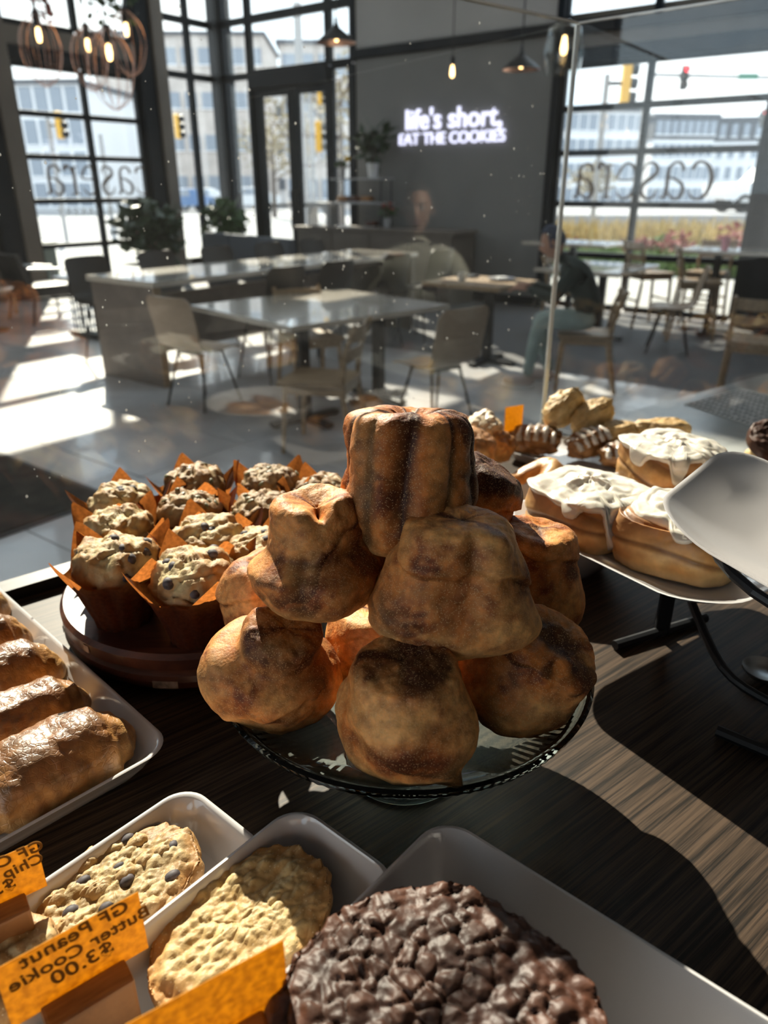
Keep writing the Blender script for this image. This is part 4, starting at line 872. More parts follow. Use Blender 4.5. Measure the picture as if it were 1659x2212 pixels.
def bun(label, u, v, y, prof, sc, rot, seed, lobes=.05, flute=0., seam=.0030, dark=.7, pale=.25, pitch=42., notch=0., res=(176, 120), wide=1., feat=()):
    rnd = random.Random(seed); ph, ph2, ph3 = (rnd.uniform(0, 6.28) for _ in range(3)); off = Vector((seed * 3.1, seed * 1.7, seed * .9))
    zmax = max(p[1] for p in prof); dr = 1 if seed % 2 else -1
    def fn(th, t):
        r, z = plin(prof, t); r = max(0, r) * wide; c_, s_ = math.cos(th), math.sin(th); base = Vector((c_ * r, s_ * r, z))
        wt = sm(.06, .2, t) * sm(1.0, .84, t)
        r *= 1 + lobes * math.sin(2 * th + ph) + lobes * .6 * math.sin(3 * th + ph2)
        r += .0065 * noise.fractal(base * 15 + off, 1, 2, 2) * wt
        fl_ = 1
        if flute:
            fl_ = math.sin(4.5 * th + ph + 2.2 * noise.noise(Vector((c_, s_, z * 9 + seed)))); r += flute * (abs(fl_) ** .7 - .6) * sm(.05, .25, t) * sm(1, .75, t)
        wob = .30 * noise.noise(base * 20 + off) + .10 * noise.noise(base * 55 + off)
        q = (dr * th / (2 * PI) + z * pitch + wob + ph3) % 1; drop = sm(.0, .09, q); saw = (1 - q) * drop
        depth = seam * (.45 + .55 * sm(-.4, .5, noise.noise(Vector((c_ * 1.5, s_ * 1.5, z * 25)) + off)))
        r += (saw - .45) * depth * 1.7 * wt; gr = math.exp(-((q - .02) / .055) ** 2)
        if notch:
            nn = math.exp(-((((th + 1.35 + PI) % (2 * PI)) - PI) / .30) ** 2); z -= notch * nn * sm(.6, .9, t); r -= notch * .35 * nn * sm(.5, .8, t)
        tone = 0
        for fa, ft, wa, wt_, dr_, tn in feat:
            gg = math.exp(-((((th - fa + PI) % (2 * PI)) - PI) / wa) ** 2 - ((t - ft) / wt_) ** 2); r += dr_ * gg; tone += tn * gg
        n1 = noise.fractal(base * 40 + off, 1, 2, 4); n2 = noise.noise(base * 150 + off); wr = noise.noise(Vector((q * 9, th * 2.2, seed)))
        r += (.0020 * n1 + .0006 * n2 + .0007 * wr) * sm(0, .12, t) * (1 if t < .97 else .3); z += (.0030 * n1 + .0008 * n2) * sm(.6, .9, t)
        p = Vector((c_ * r, s_ * r, z))
        m1 = noise.fractal(base * 26 + off * 2, 1, 2, 5); m2 = noise.fractal(base * 70 + off, 1, 2, 4)
        st = noise.fractal(Vector((q * 8 + 7, th * 1.1, seed)), 1, 2, 6); m3 = noise.fractal(base * 230 + off, 1, 2, 3)
        lo = noise.fractal(Vector((c_ * 1.3, s_ * 1.3, z * 36)) + off, 1, 2, 3)
        c = mix3(GOLD, PALE, max(0, min(1, pale * .8 + .5 * m1 + .25 * m3)))
        c = mix3(c, BROWN, sm(-.25, .65, lo + .30 * m2 + .30 * m3 + .30 * st) * .9)
        c = mix3(c, DARK, sm(.25, .85, lo + .35 * st + .3 * m3) * .6)
        c = mix3(c, DARK, gr * wt * (.25 + .5 * sm(-.2, .4, lo)))
        if flute: c = mix3(c, DARK, sm(.55, .1, abs(fl_)) * .85)
        c = mix3(c, DARK, sm(dark, dark + .14, t + .12 * m1 + .05 * m2) * .92)
        c = mix3(c, PALE, sm(.28, .12, t + .10 * m1) * .85)
        c = mix3(c, PALE, max(0, min(.9, tone))) if tone > 0 else mix3(c, DARK, max(0, min(.9, -tone)))
        return p, c
    o = blob('cinnamon_bun', fn, res[0], res[1], 'bun', None)
    ctr = pty(u, v, y); o.matrix_world = Matrix.Translation(ctr) @ Euler(rot).to_matrix().to_4x4() @ Matrix.Scale(sc, 4) @ Matrix.Translation((0, 0, -zmax / 2))
    return tag(o, label, 'bun', None)
FR, LF, RT = -PI / 2, PI, 0                                       # the sides of a bun towards the camera, left, right
bun('topmost cinnamon sugar bun, tall ridged barrel shape on the pyramid top', 884, 1036, .520, BARREL, 1.08, (-.16, .04, 0), 1, .03, .0036, .0012, .97, -.10, 8, feat=((FR - .15, .55, .22, .5, -.0035, -.8), (FR - .75, .6, .35, .5, .003, .25), (FR + .5, .5, .3, .5, .0025, .35), (RT - .1, .6, .5, .5, 0, -.9), (FR - .6, .93, .5, .08, .008, .1), (FR + .9, .9, .3, .10, .006, -.9)))
bun('cinnamon sugar bun with waist and notched top, left one of the middle tier', 692, 1192, .486, WAIST, 1.0, (-.04, -.05, 0), 2, .035, 0, .0012, .985, .45, 10, .012, feat=((FR + .45, .34, .55, .14, .0075, -.25), (LF + .5, .40, .6, .10, .007, .15), (FR - .22, .36, .14, .20, -.005, -.7), (FR, .52, 2.6, .045, -.003, -.55), (FR - .3, .75, .5, .18, 0, .3)))
bun('large cinnamon sugar bun with twisted cone top, right one of the middle tier', 984, 1246, .465, CONE, 1.06, (.0, .06, 0), 3, .05, 0, .0040, .94, .40, 15, wide=1.02, feat=((RT - .35, .26, .45, .10, .009, .75), (FR + .55, .62, .30, .22, .005, .3), (FR + .15, .68, .16, .12, -.004, -.7), (FR - .1, .45, .4, .14, 0, -.5), (LF + .3, .36, .5, .12, .004, .2)))
bun('cinnamon sugar bun with a dark round cap at the lower left of the pyramid', 600, 1428, .462, CAPPED, 1.0, (.26, .26, 0), 4, .03, 0, .0030, .93, .42, 12, feat=((FR, .74, 2.2, .13, 0, -.8), (FR + .9, .56, .5, .08, .004, -.5), (LF + .3, .50, .45, .10, .005, .4), (LF + .45, .36, .4, .06, .001, -.6)))
bun('cinnamon sugar bun at the front centre bottom of the pyramid', 876, 1512, .414, BLUNT, 1.0, (.06, .0, 0), 5, .03, 0, .0014, .80, .42, 8, wide=1.02, feat=((RT - .6, .34, .5, .16, .0055, .6), (FR - .3, .36, .8, .05, -.001, -.55), (FR, .62, .7, .14, 0, .3), (RT - .9, .14, .14, .06, .010, -.2)))
bun('dark capped cinnamon sugar bun at the lower right of the pyramid', 1144, 1440, .472, BLUNT, 1.03, (.40, .50, 0), 6, .03, 0, .0022, .80, .34, 12, feat=((FR + .2, .52, .7, .05, -.002, .4), (FR + .1, .25, 1.2, .05, .002, -.5)))
bun('cinnamon sugar bun peeking out at the right behind the twisted one', 1142, 1240, .560, CONE, 1.02, (.05, .1, 0), 7, .05, 0, .0040, .93, .45, 16, res=(110, 72))
bun('small part of a cinnamon sugar bun at the left behind the notched one', 588, 1285, .575, ROUND, .92, (0, 0, .5), 8, .04, 0, .0036, .93, .35, 16, res=(96, 64))
bun('pale cinnamon sugar bun hidden in the middle between the three front buns', 806, 1385, .520, ROUND, .86, (0, 0, 2.5), 9, .03, 0, .0030, .95, .8, 14, res=(96, 64))
bun('dark crusted cinnamon sugar bun peeking out at the right behind the topmost one', 1010, 1090, .575, CONE, .90, (.2, .5, .5), 10, .06, 0, .0050, .55, .12, 18, res=(110, 72))
bun('reddish cinnamon sugar bun deep in the gap under the topmost one', 850, 1215, .575, ROUND, .82, (0, 0, .2), 11, .03, 0, .0030, .85, .1, 14, res=(80, 48))

# glass cake stand
cs = thing('glass_cake_stand', 'clear ribbed glass cake stand under the pyramid of cinnamon sugar buns', 'cake stand', (.017, .512, ZC)); cs.scale = (.985, .985, 1)
def ribs(i, k, r, z): return (r, z + (.0005 if k % 2 else -.0005)) if i in RIB else (r, z)
prof = [(0, .012), (.030, .012), (.044, .006), (.050, .0), (.053, .001), (.053, .004), (.045, .010), (.022, .018), (.013, .030), (.012, .055), (.016, .072), (.034, .080), (.080, .084), (.118, .088), (.143, .096), (.1515, .104), (.154, .110), (.152, .1125), (.148, .109), (.140, .102), (.118, .095), (.080, .0905), (0, .0895)]
RIB = (13, 14, 15)
MB().lathe([p for p in prof], 240, mod=ribs).build('stand_body', 'pressed', cs, smooth=25)
# wooden round board and muffins
BC = Vector((-.205, .748, ZC))
wb2 = thing('wooden_cake_board', 'round reddish brown worn wooden board carrying the muffins', 'cake stand', BC)
MB().lathe([(0, 0), (.135, 0), (.140, .004), (.146, .012), (.153, .016), (.1555, .024), (.154, .030), (.149, .034), (.155, .038), (.156, .050), (.152, .055), (0, .055)], 96).build('board', 'board', wb2, smooth=25)
for k, (a, w, z) in enumerate(((-2.75, .05, .026), (-1.62, .16, .022), (-1.25, .12, .043), (-2.2, .05, .044))):
    MB().sheet(lambda p, q, a=a, w=w, z=z: (.1562 * math.cos(a + (p - .5) * w), .1562 * math.sin(a + (p - .5) * w), z + (q - .5) * .008), 8, 3, .0008).build('worn_patch', 'worn', wb2)
CR1, CR2, CR3 = (.56, .43, .22), (.38, .20, .065), (.19, .075, .025)
def muffin(label, u, v, seed, kind='blueberry', sc=1., turn=0., peaks=4):
    rnd = random.Random(seed); p = pt(u, v, ZC + .055 + .066); p.z = ZC + .0555
    t = thing('muffin', label, 'muffin', p, turn); t.scale = (sc, sc, sc); off = Vector((seed * 2.3, seed * 1.1, 0))
    def fn(th, q):
        r, z = plin([(0, .002), (.022, .002), (.026, .004), (.030, .022), (.034, .042), (.039, .052), (.0405, .060), (.037, .071), (.029, .080), (.016, .085), (0, .086)], q)
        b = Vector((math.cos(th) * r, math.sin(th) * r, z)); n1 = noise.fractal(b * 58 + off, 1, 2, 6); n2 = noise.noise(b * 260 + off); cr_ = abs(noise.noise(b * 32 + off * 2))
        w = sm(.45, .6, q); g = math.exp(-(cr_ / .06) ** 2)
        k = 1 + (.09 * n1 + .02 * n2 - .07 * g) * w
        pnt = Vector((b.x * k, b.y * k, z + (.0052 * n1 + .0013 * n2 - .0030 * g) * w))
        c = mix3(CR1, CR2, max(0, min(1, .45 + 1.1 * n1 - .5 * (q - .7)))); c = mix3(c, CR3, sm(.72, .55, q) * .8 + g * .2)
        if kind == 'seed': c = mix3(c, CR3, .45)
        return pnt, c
    blob('muffin_top', fn, 88, 60, 'crumb', t)
    s = MB(); n = 96; nt = 9; rows = []; ph = rnd.uniform(0, 1)
    for j in range(nt + 1):
        q = j / nt; row = []
        for k in range(n):
            a = 2 * PI * k / n; x = (peaks * k / n + ph) % 1; tri = 1 - abs(2 * x - 1); x2 = (peaks * k / n + ph + .5) % 1; tri2 = max(0, 1 - abs(2 * x2 - 1) * 2.6)
            H = .044 + .044 * tri ** 1.25 + .014 * tri2; z = H * q
            r = .0275 + .020 * (z / .06) ** 1.1 + .006 * tri * sm(.5, 1, q) - .0035 * tri2 * sm(.3, 1, q) + .0012 * noise.noise(Vector((a * 2, z * 60, seed))) + .0007 * math.sin(16 * a) * (q < .95)
            row.append(s.bm.verts.new((r * math.cos(a), r * math.sin(a), z)))
        rows.append(row)
    for A, B in zip(rows, rows[1:]):
        for k in range(n): s.bm.faces.new((A[k], A[(k + 1) % n], B[(k + 1) % n], B[k]))
    s.bm.faces.new(rows[0][::-1]); s.build('paper_liner', 'liner', t, smooth=35)
    proto = None
    for k in range({'plain': 0, 'seed': 12}.get(kind, 8)):
        a, q = rnd.uniform(0, 6.28), rnd.uniform(.62, .97); P, _ = fn(a, q); N = Vector((P.x, P.y, .9 * (P.z - .035))).normalized()
        if proto is None:
            proto = (MB().ball((0, 0, 0), (.0052, .0030, .0013), 10) if kind == 'seed' else MB().ball((0, 0, 0), (.0062, .0056, .0050), 10)).build('pumpkin_seed' if kind == 'seed' else 'blueberry', 'seed' if kind == 'seed' else 'berry', t, smooth=True); o = proto
        else: o = proto.copy(); COL.objects.link(o)
        o.location = P - N * (.0 if kind == 'seed' else .0034); o.rotation_euler = (N.to_track_quat('Z', 'Y') @ Euler((0, 0, rnd.uniform(0, 6))).to_quaternion()).to_euler()
    return t
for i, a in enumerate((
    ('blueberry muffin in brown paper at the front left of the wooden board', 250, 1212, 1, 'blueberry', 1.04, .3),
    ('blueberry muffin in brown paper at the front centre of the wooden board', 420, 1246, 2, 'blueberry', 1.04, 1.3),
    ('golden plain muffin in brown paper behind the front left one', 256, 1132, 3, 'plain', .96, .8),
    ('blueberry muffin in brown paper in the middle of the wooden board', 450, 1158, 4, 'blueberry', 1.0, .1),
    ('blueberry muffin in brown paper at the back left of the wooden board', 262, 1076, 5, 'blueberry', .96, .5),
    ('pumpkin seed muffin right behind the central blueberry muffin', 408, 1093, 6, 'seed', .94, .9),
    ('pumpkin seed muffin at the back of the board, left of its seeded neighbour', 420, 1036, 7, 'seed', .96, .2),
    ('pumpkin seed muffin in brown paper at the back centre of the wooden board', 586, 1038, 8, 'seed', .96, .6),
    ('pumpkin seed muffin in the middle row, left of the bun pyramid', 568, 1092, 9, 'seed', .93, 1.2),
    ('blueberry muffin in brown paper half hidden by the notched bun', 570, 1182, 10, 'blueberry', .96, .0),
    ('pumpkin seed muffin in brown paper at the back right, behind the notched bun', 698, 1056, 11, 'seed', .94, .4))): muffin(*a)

# puff pastry rolls
def puff(label, x, y, L, W, H, seed, turn=0., dz=.0):
    off = Vector((seed * 5.3, 0, seed)); 
    def fn(th, t):
        s_ = 2 * t - 1; e = max(0, 1 - abs(s_) ** 3.2) ** .55; step = 1 - .10 * sm(.60, .66, abs(s_)) - .12 * sm(.80, .84, abs(s_))
        w, h = W / 2 * e * step, H * e * step; yy = w * math.copysign(abs(math.cos(th)) ** .8, math.cos(th)); zz = h * (math.sin(th) if math.sin(th) > 0 else .30 * math.sin(th)) + .3 * H
        b = Vector((s_ * L / 2, yy, zz)); n1 = noise.fractal(Vector((b.x * 40, b.y * 60, b.z * 60)) + off, 1, 2, 5); ed = noise.noise(Vector((b.x * 130, b.y * 40, b.z * 40)) + off); n2 = noise.noise(b * 160 + off)
        k = .0026 * n1 + .0016 * max(0, ed) + .0008 * n2; N = Vector((0, math.cos(th), math.sin(th))); p = b + N * k * (e > .05)
        top = sm(.1, 1.0, math.sin(th) + .5 * n1)
        c = mix3((.50, .26, .085), (.62, .40, .17), max(0, n1 * 1.4)); c = mix3(c, (.13, .040, .012), top * .8 * sm(1.0, .5, abs(s_))); c = mix3(c, (.22, .085, .025), sm(.05, .4, ed) * .5)
        return p, c
    o = blob('puff_pastry_roll', fn, 110, 84, 'flaky')
    loc = cc + cx_ * x + cy_ * y; o.location = (loc.x, loc.y, ZC + .0065 + dz); o.rotation_euler = (0, 0, CT + turn); return tag(o, label, 'pastry')
puff('large dark glazed puff pastry roll at the front of the white tray', -.086, .050, .150, .076, .044, 1, .02)
puff('golden puff pastry roll second from the front of the white tray', -.086, .122, .140, .064, .042, 2, .05)
puff('golden brown puff pastry roll third from the front of the white tray', -.078, .192, .135, .064, .046, 3, .03)
puff('puff pastry roll fourth from the front, mostly cut by the frame', -.078, .264, .13, .064, .050, 4)
puff('puff pastry roll at the far end of the white tray', -.072, .340, .13, .066, .060, 5)

# cookies
def cookie(name, label, cat, loc, Rr, th_, seed, mat, cols, lump, ls, tilt=(0, 0, 0), dome=.004, crack=.22, res=(150, 74), stretch=1.):
    off = Vector((seed * 4.1, seed * 2.7, seed)); D, Lc, E_ = cols
    def fn(th, t):
        n0 = noise.noise(Vector((math.cos(th) * 2, math.sin(th) * 2, seed))); n00 = noise.noise(Vector((math.cos(th) * 7, math.sin(th) * 7, seed))); RR = Rr * (1 + .035 * n0 + .02 * n00)
        if t < .25: r, z = RR * .96 * t / .25, 0
        elif t < .42: a = (t - .25) / .17 * PI / 2; r, z = RR * (.96 + .04 * math.sin(a * 2)) * (1 - .03 * (a / (PI / 2)) ** 2), th_ * math.sin(a) * .9
        else: q = (t - .42) / .58; r = RR * .97 * (1 - q); z = th_ * .9 + dome * sm(0, .25, q)
        b = Vector((math.cos(th) * r, math.sin(th) * r, z)); w = sm(.28, .42, t)
        d = noise.voronoi(Vector((b.x, b.y, b.z)) * ls + off)[0]; cell = 1 - min(1, d[0] * 1.25); gap = sm(.0, .18, d[1] - d[0])
        n1 = noise.fractal(b * 60 + off, 1, 2, 5); n2 = noise.noise(b * 240 + off)
        hgt = lump * (.75 * cell + .75 * n1) + .0012 * n2 - lump * crack * (1 - gap) * sm(-.5, .2, n1)
        p = b + Vector((0, 0, hgt * w)); 
        if .2 < t < .45: p.x *= 1 + .05 * n1; p.y *= 1 + .05 * n1
        c = mix3(D, Lc, max(0, min(1, .5 + 1.0 * n1 + .3 * (cell - .5)))); c = mix3(c, E_, sm(.62, .40, t + .10 * n1) * .75)
        c = mix3(c, tuple(x * .42 for x in E_), (1 - gap) * min(.75, crack * .6))  # crevice shade put into the colour, so lumps read as raised
        return p, c
    o = blob(name, fn, res[0], res[1], mat); o.matrix_world = Matrix.Translation(loc) @ Euler(tilt).to_matrix().to_4x4() @ Matrix.Rotation(TR, 4, 'Z') @ Matrix.Diagonal((.89 if stretch > 1 else 1, stretch, 1, 1))
    return tag(o, label, cat)
BL = ((.36, .24, .10), (.52, .39, .20), (.42, .20, .06)); PB = ((.50, .33, .13), (.62, .46, .22), (.56, .25, .065)); CH = ((.034, .013, .008), (.085, .036, .021), (.10, .036, .018))
def clear_root(o, lab, cat):
    """A cookie with pieces on it: parts hang below the cookie itself."""
    return o
cb_ = pt(258, 1908, ZC + .032)
ck = cookie('blueberry_cookie', 'pale cookie studded with blueberries in the leftmost small tray', 'cookie', cb_ - Vector((0, 0, .016)), .050, .015, 1, 'cookie', BL, .0034, 90, (.04, -.05, 0), stretch=1.2, res=(190, 90))
rnd = random.Random(12); proto = None
for k, (x, y) in enumerate(((-.012, .006), (.004, .004), (-.022, -.012), (.012, -.012), (.028, .022), (-.034, -.004), (.02, -.028), (-.006, -.026), (-.030, .020), (.006, .034))):
    o = MB().ball((0, 0, 0), (.0052, .0048, .0040), 12).build('blueberry', 'berry', ck, smooth=True) if proto is None else proto.copy()
    if proto is not None: COL.objects.link(o)
    proto = proto or o; o.location = (x, y, .0165); o.rotation_euler = (rnd.uniform(-.3, .3), rnd.uniform(-.3, .3), rnd.uniform(0, 6))
rnd = random.Random(3); proto = None
for k in range(14):
    a, r = rnd.uniform(0, 6.28), .040 * math.sqrt(rnd.random()); o = None
    if proto is None: proto = blob('dough_lump', lambda th, t: ((Vector((math.sin(PI * t) * math.cos(th), math.sin(PI * t) * math.sin(th), -.75 * math.cos(PI * t))) * .0068 * (1 + .25 * noise.noise(Vector((math.cos(th) * 2, math.sin(th) * 2, t * 3))))), mix3(BL[1], BL[2], .3)), 20, 12, 'cookie', ck); o = proto
    else: o = proto.copy(); COL.objects.link(o)
    o.location = (r * math.cos(a), r * math.sin(a), .0165); o.rotation_euler = (0, 0, a)
cb_ = pt(524, 1985, ZC + .062)
cookie('peanut_butter_cookie', 'pale crumbly peanut butter cookie in the middle small tray', 'cookie', cb_ - Vector((0, 0, .017)), .051, .015, 2, 'cookie', PB, .0030, 125, (.05, -.02, 0), res=(210, 100), stretch=1.22)
cookie('peanut_butter_cookie', 'plain cookie hidden under the pale crumbly one in the middle tray', 'cookie', cb_ - Vector((.0, .0, .036)), .045, .014, 12, 'cookie', PB, .003, 115, res=(60, 30))
cookie('peanut_butter_cookie', 'lowest plain cookie of the stack in the middle tray', 'cookie', cb_ - Vector((.0, .0, .054)), .040, .014, 13, 'cookie', PB, .003, 115, res=(60, 30))
cb_ = pt(948, 2222, ZC + .126)
cookie('chocolate_cookie', 'big dark cracked chocolate cookie at the bottom frame edge', 'cookie', cb_ - Vector((0, 0, .026)), .079, .022, 4, 'choc', CH, .0026, 92, (.05, 0, 0), .003, .9, (230, 116))
for k in range(4): cookie('chocolate_cookie', ('chocolate cookie right under the big cracked one', 'chocolate cookie second under the big cracked one', 'chocolate cookie third under the big cracked one', 'chocolate cookie lowest in its stack')[k], 'cookie', cb_ - Vector((0, 0, .050 + .0235 * k)), .074 - .003 * k, .019, 20 + k, 'choc', CH, .003, 72, res=(48, 30))
cookie('oat_cookie', 'brown edged cookie at the far lower left corner beside the holder', 'cookie', pt(-14, 2065, ZC + .05) - Vector((0, 0, .02)), .036, .015, 8, 'cookie', BL, .004, 95, res=(80, 44))

# price tags
def price_tag(label, tr, tl, z, hgt, lines, sizes, holder_px=None, hz_=.03):
    """Orange card in a wooden holder; tr and tl are pixels of its top corners at height z; the writing faces away."""
    A, B = pt(*tl, z), pt(*tr, z); d = B - A; W = d.length; ang = math.atan2(d.y, d.x); mid = (A + B) / 2
    t = thing('price_tag', label, 'price tag', Vector((mid.x, mid.y, z - hgt - hz_ + .008)), ang)
    zb = hz_ - .008
    MB().sheet(lambda a, b: ((a - .5) * W, 0, zb + b * hgt), 10, 6, .0005).build('card', 'card', t, smooth=40)
    wv = MB().box((0, -.010, hz_ / 2 - .004 + .002), (W * .62, .016, hz_), bev=.002).box((0, .0100, hz_ / 2 - .004 - .002), (W * .62, .016, hz_ - .004), bev=.002).box((0, 0, .0), (W * .62, .012, .008)).build('holder', 'holder', t)
    if lines:
        y = zb + hgt * .80
        for k, (ln, s_) in enumerate(zip(lines, sizes)):
            o = link('writing', text_mesh(ln, s_, .00045, .0002, shear=.15, space=1.05), 'tagink', t, mtx=Matrix.Translation((W * (.06 if k % 2 else .04), 0, y)) @ Matrix.Rotation(PI, 4, 'Z') @ Matrix.Rotation(PI / 2, 4, 'X')); y -= hgt * .255
    return t
price_tag('orange price tag for the peanut butter cookie, writing seen mirrored through the card', (298, 1926), (-14, 2096), 1.205, .044, ('GF Peanut', 'Butter Cookie', '$3.00'), (.0122, .0116, .0135), hz_=.035)
price_tag('orange price tag cut by the left frame edge above the blueberry cookie', (78, 1818), (-190, 1935), 1.180, .038, ('GF Chocolate', 'Chip Cookie', '$3.00'), (.0115, .0115, .0125), hz_=.035)
price_tag('blurred orange price tag leaning at the chocolate cookie tray, bottom edge', (612, 2030), (270, 2214), 1.232, .040, None, None, hz_=.04)
price_tag('small orange price tag standing between glazed pastries and danishes at the back', (1131, 874), (1092, 880), 1.175, .052, None, None, hz_=.04)

# ------------------------------------------------------------------ two tier wire stand with cinnamon rolls
PLZ = ZC + .112
PC, PR = Vector((.312, .726, 0)), math.atan2(-.82, .56)
st = thing('wire_stand', 'black metal two tier stand holding the white square plates at right', 'stand', (PC.x, PC.y, ZC))
def rel(p): return Vector(p) - Vector((PC.x, PC.y, ZC))
f0, f1 = pt(1328, 1394, ZC + .006), pt(1524, 1334, ZC + .006)
fm = (f0 + f1) / 2
MB().tube([rel(f0), rel(f1)], .0055, 8).build('foot_bar', 'black', st)
MB().box(rel((fm.x, fm.y, ZC + .052)), (.016, .006, .10), bev=.001).build('post', 'black', st)
ga, gb = pt(1549, 1578, ZC + .006), pt(1720, 1650, ZC + .006)
MB().tube([rel(ga), rel(gb)], .0055, 8).build('foot_bar', 'black', st)
c0_, c1_, c2_ = Vector((fm.x + .004, fm.y - .004, ZC + .090)), pt(1560, 1440, ZC + .040), pt(1700, 1545, ZC + .016)
MB().tube(cr([rel(c0_), rel(c1_), rel(c2_), rel(gb)], 6), .0045, 8).build('curved_strut', 'black', st)
ring = [(PC.x + .085 * math.cos(a), PC.y + .085 * math.sin(a), PLZ - .0075) for a in [k * PI / 12 for k in range(25)]]
MB().tube([rel(p) for p in ring], .0045, 8).build('lower_ring', 'black', st)
MB().tube([rel((fm.x, fm.y, ZC + .101)), rel((PC.x, PC.y, ZC + .101))], .0045, 8).build('cross_arm', 'black', st)
pl = thing('square_plate', 'white square plate of iced cinnamon rolls on the lower tier', 'plate', (PC.x, PC.y, PLZ - .002), PR)
dish('dish', 'porcelain', pl, .139, .139, .022, .045, .055, .0045, .012)
# upper tier: plate tilted to the front
UA, UB, UD = pt(1449, 1108, 1.325), pt(1612, 966, 1.325), pt(1662, 1240, 1.302)
ux = (UB - UA).normalized(); uy = (UD - UA); uy = (uy - ux * uy.dot(ux)).normalized(); uz = ux.cross(uy); 
if uz.z < 0: uz = -uz
uyv = uz.cross(ux)
um = Matrix((ux, uyv, uz)).transposed().to_4x4()
sgn = 1 if uyv.dot(uy) > 0 else -1
hs = .112
uc = UA + ux * (hs - .016) + uy * (hs - .016) - uz * .030
um.translation = uc
pl2 = thing('square_plate', 'empty white square plate on the upper tier at right frame edge', 'plate', mtx=um)
dish('dish', 'porcelain', pl2, hs, hs, .024, .062, .055, .005, .010)
MB().tube([rel(uc + ux * (.075 * math.cos(a)) + uy * (.075 * math.sin(a)) - uz * .005) for a in [k * PI / 12 for k in range(25)]], .0045, 8).build('upper_ring', 'black', st)
MB().tube(cr([rel(uc - uz * .005 + uy * .075), rel((uc.x + .14, uc.y + .02, ZC + .09)), rel(gb)], 6), .0045, 8).build('back_post', 'black', st)
def roll(label, u, v, z, Rr, H, seed, turn, drips, cover=.60, res=(150, 84), tilt=(0, 0, 0), sq=1.0):
    off = Vector((seed * 3.3, seed, 0)); 
    def fn(th, t, lift=0.):
        c_, s_ = math.cos(th), math.sin(th); sqr = (abs(c_) ** 3.4 + abs(s_) ** 3.4) ** (-1 / 3.4)
        if t < .2: r, z_ = Rr * .93 * t / .2, 0
        elif t < .6: q = (t - .2) / .4; r, z_ = Rr * (.93 + .08 * math.sin(PI * min(1, q * .9 + .1))), H * (q ** .9) * .92
        else: q = (t - .6) / .4; r, z_ = Rr * .95 * (1 - q), H * (.92 + .10 * math.sin(q * PI / 2))
        rad = r * (sqr if t < .6 else 1 + (sqr - 1) * (1 - (t - .6) / .4))
        spi = (r / Rr * 3.0 + th / (2 * PI)) % 1; d = min(spi, 1 - spi); g = math.exp(-(d / .10) ** 2) * sm(.58, .66, t) * sm(1.0, .93, t) * (.25 if lift else 1)
        sea = (th / (2 * PI) * 1.0 + z_ / H * .35 + .1) % 1; gs = math.exp(-(min(sea, 1 - sea) / .035) ** 2) * sm(.15, .3, t) * sm(.66, .58, t)
        lay = math.exp(-((z_ / H - .45 - .12 * math.sin(th * 2 + seed)) / .05) ** 2) * sm(.2, .3, t) * sm(.6, .5, t)
        b = Vector((c_ * rad, s_ * rad * sq, z_)); n1 = noise.fractal(b * 24 + off, 1, 2, 4)
        k = 1 + .05 * n1 * sm(.05, .25, t) - .10 * gs - .035 * lay
        p = Vector((b.x * k, b.y * k, z_ + (.003 * n1 - .007 * g) * sm(.3, .6, t)))
        if lift: p += Vector((c_, s_, 0)) * lift * sm(.72, .55, t) + Vector((0, 0, lift * sm(.5, .68, t)))
        c = mix3((.56, .28, .09), (.70, .46, .20), max(0, min(1, .35 + 1.2 * n1))); c = mix3(c, (.24, .085, .024), sm(.42, .62, t + .2 * n1) * .75); c = mix3(c, (.12, .04, .012), max(g, gs * .7, lay * .8))
        c = mix3(c, (.74, .56, .30), sm(.30, .20, t) * .7)
        return p, c
    p0 = pt(u, v, z); m = Matrix.Translation(p0) @ Euler(tilt).to_matrix().to_4x4() @ Matrix.Rotation(turn, 4, 'Z')
    o = blob('cinnamon_roll', fn, res[0], res[1], 'soft', mtx=m)
    def ic(th, t):
        dr = 0
        for a, w, l in drips: dd = ((th - a + PI) % (2 * PI)) - PI; dr = max(dr, l * math.exp(-(dd / w) ** 4))
        T0 = cover + .03 * noise.noise(Vector((math.cos(th) * 3, math.sin(th) * 3, seed))) - dr
        if t <= 0: return fn(0, .99)[0] - Vector((0, 0, .01)), (1, 1, 1)
        T = T0 + (1 - T0) * t; lump = noise.noise(Vector((math.cos(th) * 2.2, math.sin(th) * 2.2, T * 6 + seed)))
        return fn(th, T, (.0062 + .0050 * lump) * sm(0, .10, t) - .001)[0], (1, 1, 1)
    blob('icing', ic, 130, 46, 'icing', o)
    return tag(o, label, 'pastry')
ZP = PLZ + .004
roll('iced cinnamon roll at the left corner of the lower white plate', 1262, 1146, ZP + .003, .057, .053, 1, .55, ((4.4, .20, .36), (3.6, .16, .10), (5.3, .22, .16), (.8, .3, .1)), .57)
roll('iced cinnamon roll at the front of the lower white plate', 1462, 1202, ZP + .003, .060, .054, 2, .95, ((5.05, .13, .42), (5.6, .08, .22), (3.4, .25, .14)), .66)
roll('iced cinnamon roll at the back of the lower white plate, swirl side up', 1440, 1050, ZP + .003, .056, .056, 3, .3, ((4.2, .16, .22), (4.9, .10, .30), (3.3, .2, .12), (5.6, .2, .25)), .57)
